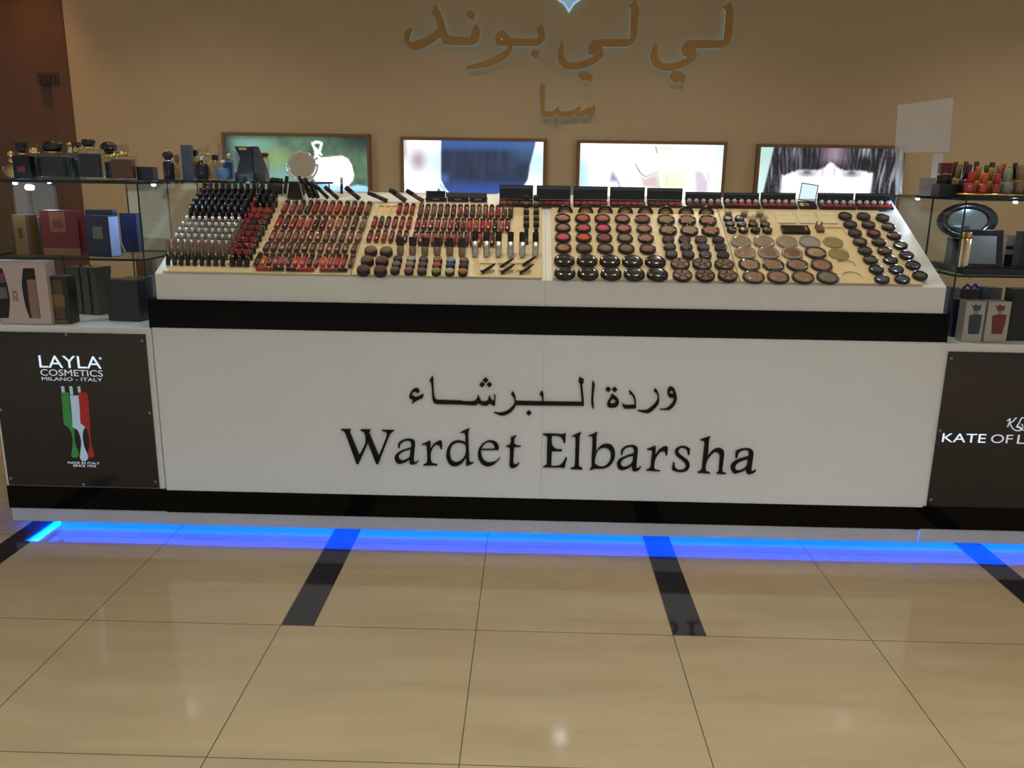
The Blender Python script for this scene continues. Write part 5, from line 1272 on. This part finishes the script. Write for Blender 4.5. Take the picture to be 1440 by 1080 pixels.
bottle('dark bottle under a large round black cap', 148, 166, 222, 199, 1.0, LZ, 'cyl', (22, 22, 26), 'ball', M_blk, 1.25, 216)
bottle('square clear perfume with amber liquid and flat glass stopper', 158, 192, 219, 204, .70, LZ, 'box', (110, 60, 16), 'flat', M_glassb, .58, 214, depth=.04)
def carton(label, u0, u1, vt, y, zb, d, col, yaw=0, group='perfume cartons', extra=None, name='perfume_carton', cat='box', bev=.001, m=None):
    a, b = onY(u0, vt + (28 if zb < 1.2 else 8), y), onY(u1, vt + (28 if zb < 1.2 else 8), y); h = onY((u0 + u1) / 2, vt, y).z - zb
    t = thing(name, label, cat, ((a.x + b.x) / 2, y, zb), (0, 0, yaw), group)
    w_ = (b.x - a.x)
    bm = bmesh.new(); bx(bm, -w_ / 2, w_ / 2, 0, d, 0, h, bev); o = obj('carton_body', bm, m or M_card, t); o.color = (*lin(col), 1)
    for ei, e in enumerate(extra or []):
        nm, x0, x1, z0, z1, c = e[:6]
        bm = bmesh.new(); bx(bm, -w_ / 2 + w_ * x0, -w_ / 2 + w_ * x1, -.0006 - .0003 * ei, .0006, h * z0, h * z1); o = obj(nm, bm, M_card if not isinstance(c, bpy.types.Material) else c, t)
        if not isinstance(c, bpy.types.Material): o.color = (*lin(c), 1)
    return t
carton('small navy box beside the amber perfume on the glass top', 192, 215, 234.5, .72, LZ, .04, (44, 50, 66))
YR = 1.40
GRP = 'perfume bottles behind the lipsticks'
bottle('rounded dark bottle with silver band on the rear glass top', 231, 246, 227, 212, YR - .05, LZ, 'cyl', (26, 24, 24), 'ball', mat('dark_cap', lin((50, 44, 40)), .25), .98, 225, glass=False, group=GRP, neckm=M_silver)
bottle('tiny amber bottle beside the silver banded bottle', 246, 256, 232, 218, YR + .08, LZ, 'box', (190, 140, 60), 'box', mat('taupe_cap', lin((120, 104, 84)), .4), .6, 228, group=GRP)
carton('upright blue grey perfume block with a slanted top', 254, 268, 204, YR, LZ, .03, (84, 88, 112), group=None, name='perfume_block', cat='perfume')
bottle('amber bottle with black side cap behind the purple flask', 267, 282, 222, 211, YR + .05, LZ, 'box', (196, 140, 62), 'box', M_blk, .7, 219, group=GRP)
bottle('dark purple round flask with clear ball stopper', 275, 295, 226, 207, YR - .08, LZ, 'round', (34, 24, 40), 'ball', M_glassb, .42, 220, glass=False, group=GRP, neckm=M_silver)
bottle('slim gold perfume with a tall clear stopper', 288, 300, 219, 205, YR + .1, LZ, 'cyl', (190, 156, 80), 'flat', M_glassb, .62, 215, group=GRP)
bottle('small clear bottle with black cap beside the blue flask', 300, 309, 228, 218, YR + .02, LZ, 'box', (190, 176, 150), 'box', M_blk, .9, 225, group=GRP)
bottle('light blue round flask with tall ornate clear stopper', 304, 325, 229, 201, YR - .09, LZ, 'round', (96, 150, 206), 'orn', M_glassb, .62, 225, group=GRP, neckm=M_silver)
bottle('deep blue square perfume with clear top behind the blue flask', 316, 329.5, 224, 206, YR + .10, LZ, 'box', (40, 62, 170), 'flat', M_glassb, .5, 216, group=GRP, neckm=M_silver)
bottle('clear bottle with red cap and red mark beside the black display stand', 365, 380, 222, 215, YR + .06, LZ, 'cyl', (200, 196, 200), 'flat', mat('red_cap', lin((120, 36, 30)), .3), .92, 220, group=GRP, label_patch=(170, 50, 60))
# black stepped display stand
a, b = onY(330, 240, YR - .06), onY(358, 240, YR - .06)
t = thing('display_stand', 'black angled display stand with gold badge behind the lipsticks', 'stand', (a.x, YR - .06, LZ), group=None)
sc1 = (b.x - a.x) / 28.0
def zz(v): return onY(345, v, YR - .06).z - LZ
bm = bmesh.new(); bx(bm, 0, 27 * sc1, 0, .06, 0, zz(243), .001); obj('stand_foot', bm, M_blk, t)
bm = bmesh.new()
pf = [(2 * sc1, zz(242.8)), (25 * sc1, zz(242.8)), (25 * sc1, zz(206)), (1 * sc1, zz(206)), (8 * sc1, zz(222))]
plate(bm, [pf], .006, .05); obj('front_block', bm, mat('dark_panel', (.014, .012, .012), .4), t)
bm = bmesh.new(); plate(bm, [[(25.2 * sc1, zz(205.5)), (30 * sc1, zz(205.5)), (40 * sc1, zz(236)), (41 * sc1, zz(243)), (41 * sc1, 0), (27.2 * sc1, 0), (25.2 * sc1, zz(242.8))]], .012, .055); obj('side_wing', bm, mat('charcoal_panel', (.045, .043, .045), .4), t)
bm = bmesh.new(); bx(bm, 7 * sc1, 18 * sc1, .004, .0065, zz(211), zz(207.5), .0005); obj('gold_badge', bm, M_gold, t)
bm = bmesh.new(); bx(bm, 8 * sc1, 19 * sc1, -.001, .001, zz(248.5), zz(245.5)); obj('printed_mark', bm, mat('grey_print', (.14, .14, .14), .4), t)
carton('pale lilac card leaning behind the black display stand', 331, 337, 213, YR + .02, LZ, .01, (176, 176, 206), group=None, name='lilac_card', cat='card')

# ------------------------------------------------------------------ boxes inside the glass cases
MZ = 1.0464
carton('slim olive gold perfume box with a dark oval mark', 17, 44, 302, .70, MZ, .05, (120, 94, 54), extra=[('edge_band', 0, .12, 0, 1, (70, 50, 34)), ('edge_band', .80, 1, 0, 1, (78, 52, 38)), ('oval_mark', .34, .56, .42, .68, (74, 54, 34))])
carton('grey card box between the gold and red boxes', 44.5, 58, 305, .74, MZ, .05, (92, 92, 88))
carton('deep red perfume box with a tan shield on tan base', 58, 110, 296, .72, MZ, .055, (96, 30, 26), extra=[('base_band', 0, 1, 0, .16, (128, 92, 60)), ('shield_print', .26, .68, .52, .97, (128, 76, 50)), ('shield_inner', .33, .61, .60, .80, (98, 54, 40))])
carton('navy perfume box with grey label and side painted as lit', 119, 156, 303.5, .69, MZ, .055, (32, 36, 60), yaw=math.radians(-12), extra=[('paper_label', .30, .72, .44, .74, (96, 104, 100))])
carton('black topped box behind the navy box', 122, 160, 295, .86, MZ, .04, (36, 40, 62))
carton('dark blue box beside the side pane', 170, 193, 300, .88, MZ, .05, (34, 40, 78))
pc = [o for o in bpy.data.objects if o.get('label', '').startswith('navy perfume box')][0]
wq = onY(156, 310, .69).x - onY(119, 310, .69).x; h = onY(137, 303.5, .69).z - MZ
bm = bmesh.new(); bx(bm, wq / 2 - .0006, wq / 2 + .0008, .003, .052, .002, h - .003); o = obj('painted_lit_side', bm, M_card, pc); o.color = (*lin((150, 176, 226)), 1)  # pale blue card stands in for case light falling on this side
t = carton('cream tag card leaning on the dark blue box', 175, 182, 303, .80, MZ, .006, (150, 144, 132), group=None, name='cream_tag', cat='card'); t.rotation_euler = (0, math.radians(-22), 0); t.location.x -= .02; t.location.z += .004


BZ = .8012
t = carton('large white gift box with two dark curved windows', -7, 66, 367, .66, BZ, .06, (206, 186, 182), group=None, name='gift_box', extra=None, bev=.002)
inv = Matrix.Translation((-t.location.x, -t.location.y, -t.location.z))
GB = crop(0, 360, 10.8); yg = .66
for nm, lp, c in (('dark_window', [(352,185),(520,185),(540,330),(570,560),(620,945),(455,945),(400,800),(355,600),(332,420),(340,280)], M_blkm), ('dark_window', [(-70,185),(30,185),(70,300),(120,480),(148,650),(145,800),(132,942),(-70,942)], M_blkm), ('beige_tube', [(410,360),(540,355),(575,600),(612,940),(490,945),(455,750),(425,500)], mat('beige_tube_card', lin((150, 122, 108)), .4)), ('pink_tube', [(-60,262),(50,262),(100,400),(-60,408)], mat('pink_tube_card', lin((130, 70, 80)), .4)), ('grey_tube', [(-60,470),(95,478),(125,640),(-60,660)], mat('grey_tube_card', lin((110, 108, 104)), .4))):
    bm = bmesh.new(); off = .0008 if nm == 'dark_window' else .0016
    plate(bm, outline([lp], GB, yg, 60), yg - off, yg - .0002); bm.transform(inv); obj(nm, bm, c, t)
p0, p1 = onY(*GB(205, 675), yg), onY(*GB(262, 525), yg)
bm = bmesh.new(); tb = bmesh.new(); text_mesh(tb, 'DCX', 0, p1.z - p0.z, 0, p1.x - p0.x, 0, .0005)
for v in tb.verts: v.co = Vector((p1.x - v.co.z, yg - .0009 + v.co.y, p0.z + v.co.x))
me = bpy.data.meshes.new('t'); tb.to_mesh(me); tb.free(); bm.from_mesh(me); bpy.data.meshes.remove(me); bm.transform(inv)
obj('lettering', bm, mat('dark_print', (.03, .025, .025), .4), t, False)
carton('dark box with a gold bottle picture beside the gift box', 67.8, 96, 389, .68, BZ, .06, (34, 36, 40), extra=[('bottle_print', .22, .74, .10, .92, (92, 74, 44)), ('gold_label', .16, .80, .36, .62, (128, 104, 56)), ('bottle_print', .18, .84, .01, .08, (110, 92, 56))])
t = carton('tall taupe gift box tied with a black ribbon', 94, 140, 376, .90, BZ, .08, (98, 92, 78), group=None, name='ribbon_box', yaw=math.radians(-14))
h = onY(117, 376, .90).z - BZ; wq = onY(140, 376, .9).x - onY(94, 376, .9).x
bm = bmesh.new(); bx(bm, -wq / 2 - .002, wq / 2 + .002, -.002, .082, h - .028, h + .001, .001); o = obj('lid', bm, M_card, t); o.color = (*lin((92, 86, 74)), 1)
for x in (-.012, .03):
    bm = bmesh.new(); bx(bm, x, x + .004, -.0032, -.0005, 0.001, h + .002); obj('ribbon', bm, M_blkm, t)
bm = bmesh.new(); tube(bm, [(.0, .0, h + .003), (-.02, .005, h + .014), (.0, .01, h + .005), (.03, .006, h + .016), (.045, .004, h + .004)], .0022, 6); obj('ribbon_bow', bm, M_blkm, t)
carton('charcoal cube box on the cabinet top near the side pane', 149, 196, 394, .76, BZ, .075, (46, 46, 52), yaw=math.radians(-6))
carton('dark flat topped box behind the charcoal cube', 172, 205, 391, .97, BZ, .07, (38, 40, 46))
carton('tan box with red top behind the side pane', 193, 216, 364, 1.10, BZ, .04, (120, 82, 54))
carton('grey box beside the black counter band', 205, 216, 389, 1.02, BZ, .08, (96, 98, 110))
# right case
YRR = .70
carton('dark blue box at the corner of the right glass case', 1340, 1357, 421, .76, BZ, .05, (26, 28, 70))
for (u0, u1, vt, c, c2, lab) in ((1356, 1383.5, 424, (44, 60, 84), (64, 74, 84), 'white perfume box with a blue bottle picture'), (1387, 1419, 424, (116, 42, 40), (120, 54, 46), 'white perfume box with a red bottle picture')):
    t = carton(lab + ' under the black shelf tray', u0, u1, vt, .66, BZ, .05, (176, 172, 164))
    inv = Matrix.Translation(-Vector(t.location)); red = 'red' in lab
    for nm, lp, cc in (('bottle_print', [(705,580),(815,560),(925,570),(900,700),(850,860),(690,860),(700,700)] if red else [(360,575),(450,560),(550,570),(530,720),(500,860),(335,862),(345,700)], c),
                       ('neck_print', [(790,515),(860,510),(855,560),(795,562)] if red else [(425,505),(500,500),(490,560),(430,562)], (140, 130, 126)),
                       ('crown_print', [(755,420),(800,440),(822,398),(850,435),(905,425),(885,505),(790,515)] if red else [(395,410),(430,435),(452,395),(485,430),(548,415),(520,500),(428,510)], c2)):
        bm = bmesh.new(); plate(bm, outline([lp], crop(1330, 390, 10.8), .66, 30), .6592, .6598); bm.transform(inv); o = obj(nm, bm, M_card, t); o.color = (*lin(cc), 1)
carton('tall black box beside the red perfume box', 1423, 1450, 407, .70, BZ, .06, (24, 24, 28))
carton('dark grey box behind the blue bottle box', 1347, 1374, 407, .92, BZ, .05, (66, 66, 70))
carton('light blue box behind the boxed perfumes', 1374, 1387, 403, .96, BZ, .05, (96, 116, 170))
carton('grey box behind the red bottle box', 1388, 1406, 405, .90, BZ, .05, (74, 76, 82))
carton('purple box behind the corner edge of the glass case', 1334, 1345, 404, 1.05, BZ, .05, (74, 56, 110))
t = thing('purple_bow', 'small purple ribbon bow on the dark grey box', 'ribbon', (onY(1366, 404, .94).x, .94, onY(1360, 407, .92).z))
bm = bmesh.new(); tube(bm, [(-.03, 0, .002), (-.015, .004, .016), (0, 0, .004), (.015, .004, .018), (.028, 0, .002)], .005, 8); obj('ribbon_loop', bm, mat('purple_ribbon', lin((74, 64, 130)), .35), t)
# black shelf tray with its testers on the middle shelf
RZ = 1.0404
a, b = onY(1352, 388, .65), onY(1460, 388, .65)
t = thing('shelf_tray', 'glossy black tray on the middle shelf of the right glass case', 'tray', ((a.x + b.x) / 2, .645, RZ))
h = onY(1400, 377, .65).z - RZ; wq = (b.x - a.x) / 2
bm = bmesh.new(); bx(bm, -wq, wq, 0, .26, 0, h, .003); obj('tray_base', bm, M_blk, t)
bm = bmesh.new(); bx(bm, -wq + .01, wq - .01, .004, .012, h, h + .006, .002); obj('front_lip', bm, M_blk, t)
tz = RZ + h
# dark oval mirror standing at the back
my = .845; mc = onY(1360.5, 310.5, my); wa = (onY(1404, 309, my).x - onY(1317, 309, my).x) / 2; ha = (onY(1356, 286, my).z - onY(1356, 337, my).z) / 2
t = thing('oval_mirror', 'large dark oval mirror standing behind the tablet display', 'mirror', (mc.x, my, tz))
bm = bmesh.new(); zc = mc.z - tz
Q = Matrix.Translation((0, 0, zc)) @ Matrix.Rotation(PI / 2, 4, 'X') @ Matrix.Scale(ha / wa, 4, (0, 1, 0))
lathe(bm, [(0, -.006), (wa * .96, -.006), (wa, 0), (wa * .96, .006), (wa * .66, .003), (wa * .64, 0), (0, 0)], 44, Q); f = obj('mirror_frame', bm, mat('smoky_frame', (.022, .022, .026), .15, coat=.5), t)
bm = bmesh.new(); lathe(bm, [(wa * .635, .0005), (0, .0008)], 40, Q); obj('mirror_glass', bm, mat('smoky_mirror', (.30, .36, .36), .12, metal=.85), f)
bm = bmesh.new(); bx(bm, -.05, .05, -.02, .03, 0, max(zc - ha, .006) + .004, .002); obj('foot', bm, M_blk, t)
a, b = onY(1355, 350, .70), onY(1413, 350, .70); zt = onY(1390, 323, .70).z
t = thing('tablet_display', 'black framed tablet display with grey screen in the right glass case', 'display', ((a.x + b.x) / 2, .70, tz + .001), RX(math.radians(-10)))
wq, h2 = (b.x - a.x) / 2, zt - tz
bm = bmesh.new(); bx(bm, -wq, wq, 0, .012, 0, h2, .003); obj('frame', bm, M_blk, t)
bm = bmesh.new(); bx(bm, -wq + .024, wq - .024, -.0008, .001, .008, h2 - .022); obj('screen', bm, mat('grey_screen', (.20, .22, .21), .2), t)
for i, (u0, u1) in enumerate(((1349, 1355), (1356.5, 1365))):
    a, b = onY(u0, 345, .668), onY(u1, 345, .668); h2 = onY(u0, 326, .668).z - tz
    t = thing('gold_tube', 'pale gold perfume tube before the tablet display, %s' % ('narrower one at the glass edge', 'wider one')[i], 'perfume', ((a.x + b.x) / 2, .668, tz), group='pale gold tubes')
    r_ = (b.x - a.x) / 2
    bm = bmesh.new(); lathe(bm, [(0, 0), (r_ * .95, 0), (r_, .002), (r_, h2 * .8), (0, h2 * .8)], 14); obj('tube_body', bm, mat('pale_gold', (.85, .70, .45), .25, metal=.5), t)
    bm = bmesh.new(); lathe(bm, [(0, h2 * .802), (r_ * .95, h2 * .802), (r_ * .95, h2 - .002), (r_ * .8, h2), (0, h2)], 14); obj('cap', bm, M_gold, t)
carton('cream and black box at the back of the black shelf tray', 1413, 1436, 331, .80, tz, .05, (120, 104, 84), extra=[('black_band', 0, 1, .0, .34, (14, 14, 16)), ('black_band', 0, 1, .52, .64, (22, 20, 20))])
carton('black box on the tray near the frame edge', 1436, 1460, 326, .72, tz, .05, (18, 18, 22))

# ------------------------------------------------------------------ on top of the right glass case
TZR = TRZ + .0004
t = thing('acrylic_sign', 'tall white frosted acrylic sign on two legs behind the glass case', 'sign', (onY(1300, 200, 1.13).x, 1.13, TZR))
inv = Matrix.Translation(-Vector(t.location))
def quadplate(pts, y, d):
    bm = bmesh.new(); plate(bm, [[(lambda g: (g.x, g.z))(onY(u, v, y)) for u, v in pts]], y, y + d); bm.transform(inv); return bm
obj('sign_panel', quadplate([(1263, 148), (1341, 137), (1335, 213), (1259, 215)], 1.13, .004), M_acryl, t)
lz = TZR + .0005
def legpts(u0, u1, u2, u3):
    a = onY(u0, 215.2, 1.13); b = onY(u1, 215.2, 1.13); c = onY(u3, 268, 1.13); d = onY(u2, 268, 1.13)
    return [(a.x, a.z), (b.x, b.z), (c.x, lz), (d.x, lz)]
for q in ((1260, 1271, 1260, 1269), (1313, 1327, 1308, 1321)):
    bm = bmesh.new(); plate(bm, [legpts(*q)], 1.13, 1.134); bm.transform(inv); obj('leg', bm, M_acryl, t)
t = carton('pale grey folded card beside the dark tester box', 1294, 1320, 250, .93, TZR, .002, (150, 148, 164), group=None, name='folded_card', cat='card')
t.rotation_euler = RX(math.radians(-8))
carton('black tester box under the square red capped bottle', 1321, 1353, 259, .72, TZR, .06, (26, 28, 34), group=None, name='tester_box')
z1 = onY(1337, 259, .72).z + .0005
bottle('squat dark bottle with square red cap on the tester box', 1318, 1337, 245, 229, .75, z1, 'cyl', (20, 17, 17), 'box', mat('dark_red_cap', lin((104, 28, 28)), .25), .86, 244, glass=False, group=None)
a, b = onY(1352, 272, .68), onY(1470, 272, .68)
t = thing('rim_tray', 'black tray with gold rim holding the coloured tubes', 'tray', ((a.x + b.x) / 2, .65, TZR))
wq = (b.x - a.x) / 2
bm = bmesh.new(); bx(bm, -wq, wq, 0, .20, 0, .010, .002); obj('tray_base', bm, M_blk, t)
bm = bmesh.new(); tube(bm, [(-wq, 0, .011), (wq, 0, .011), (wq, .2, .011), (-wq, .2, .011)], .0035, 8, True); obj('gold_rim', bm, M_gold, t)
zt_ = TZR + .0102
def ctube(u0, u1, vt, y, col, label, r=.013):
    base = onY(u0, 268, y); base.z = zt_; top = onY(u1, vt, y)
    d = (top - base); L = d.length
    t = thing('nail_polish', label + ' in the gold rimmed tray', 'polish', base, (0, math.atan2(d.x, d.z), 0), 'coloured bottles in the gold rimmed tray')
    bm = bmesh.new(); lathe(bm, [(0, .004), (r * .9, .004), (r, .009), (r, L * .42), (r * .7, L * .50), (0, L * .50)], 16); o = obj('bottle', bm, M_tube, t); o.color = (*lin(tuple(int(v * .86) for v in col)), 1)
    bm = bmesh.new(); lathe(bm, [(0, L * .50), (r * .72, L * .502), (r * .66, L - .003), (r * .55, L), (0, L)], 14); o = obj('cap', bm, M_tube, t); o.color = (*lin(col), 1)
for i, (u0, u1, vt, y, c, lab, r) in enumerate((
    (1361, 1368, 241, .68, (196, 40, 32), 'bright red bottle in the front row', .0165), (1380, 1385, 243, .68, (214, 84, 32), 'orange bottle in the front row', .0145), (1399, 1403, 244, .68, (176, 56, 44), 'coral red bottle in the front row', .0155), (1414, 1418, 237, .69, (150, 156, 148), 'pale grey bottle in the front row', .0185), (1432, 1436, 232, .69, (150, 116, 90), 'beige bottle at the frame edge', .0165), (1444, 1447, 236, .70, (160, 72, 40), 'rust bottle beside the beige one', .0165),
    (1342, 1351, 229, .78, (140, 128, 72), 'olive yellow bottle in the second row', .0135), (1352, 1364, 231, .76, (56, 40, 54), 'dark purple bottle in the second row', .0155), (1369, 1377, 234, .76, (196, 118, 48), 'amber bottle in the second row', .0145), (1388, 1396, 236, .76, (176, 138, 48), 'mustard bottle in the second row', .0145), (1400, 1406, 232, .77, (186, 110, 84), 'salmon bottle in the second row', .0145), (1420, 1421, 234, .78, (150, 142, 80), 'yellow green bottle in the second row', .0125),
    (1336, 1345, 227, .83, (96, 44, 34), 'brown bottle in the last row', .0125), (1353, 1359, 227, .83, (96, 34, 34), 'maroon bottle in the last row', .0125), (1368, 1374, 227, .83, (88, 34, 36), 'dark maroon bottle in the last row', .0125), (1382, 1388, 232, .83, (60, 110, 60), 'green bottle in the last row', .0125), (1391, 1396, 228, .84, (70, 38, 44), 'plum bottle in the last row', .0145), (1408, 1412, 230, .83, (186, 78, 50), 'orange red bottle in the last row', .0125), (1426, 1428, 229, .83, (30, 26, 26), 'black bottle in the last row', .0125))):
    ctube(u0, u1, vt, y, c, lab, r)
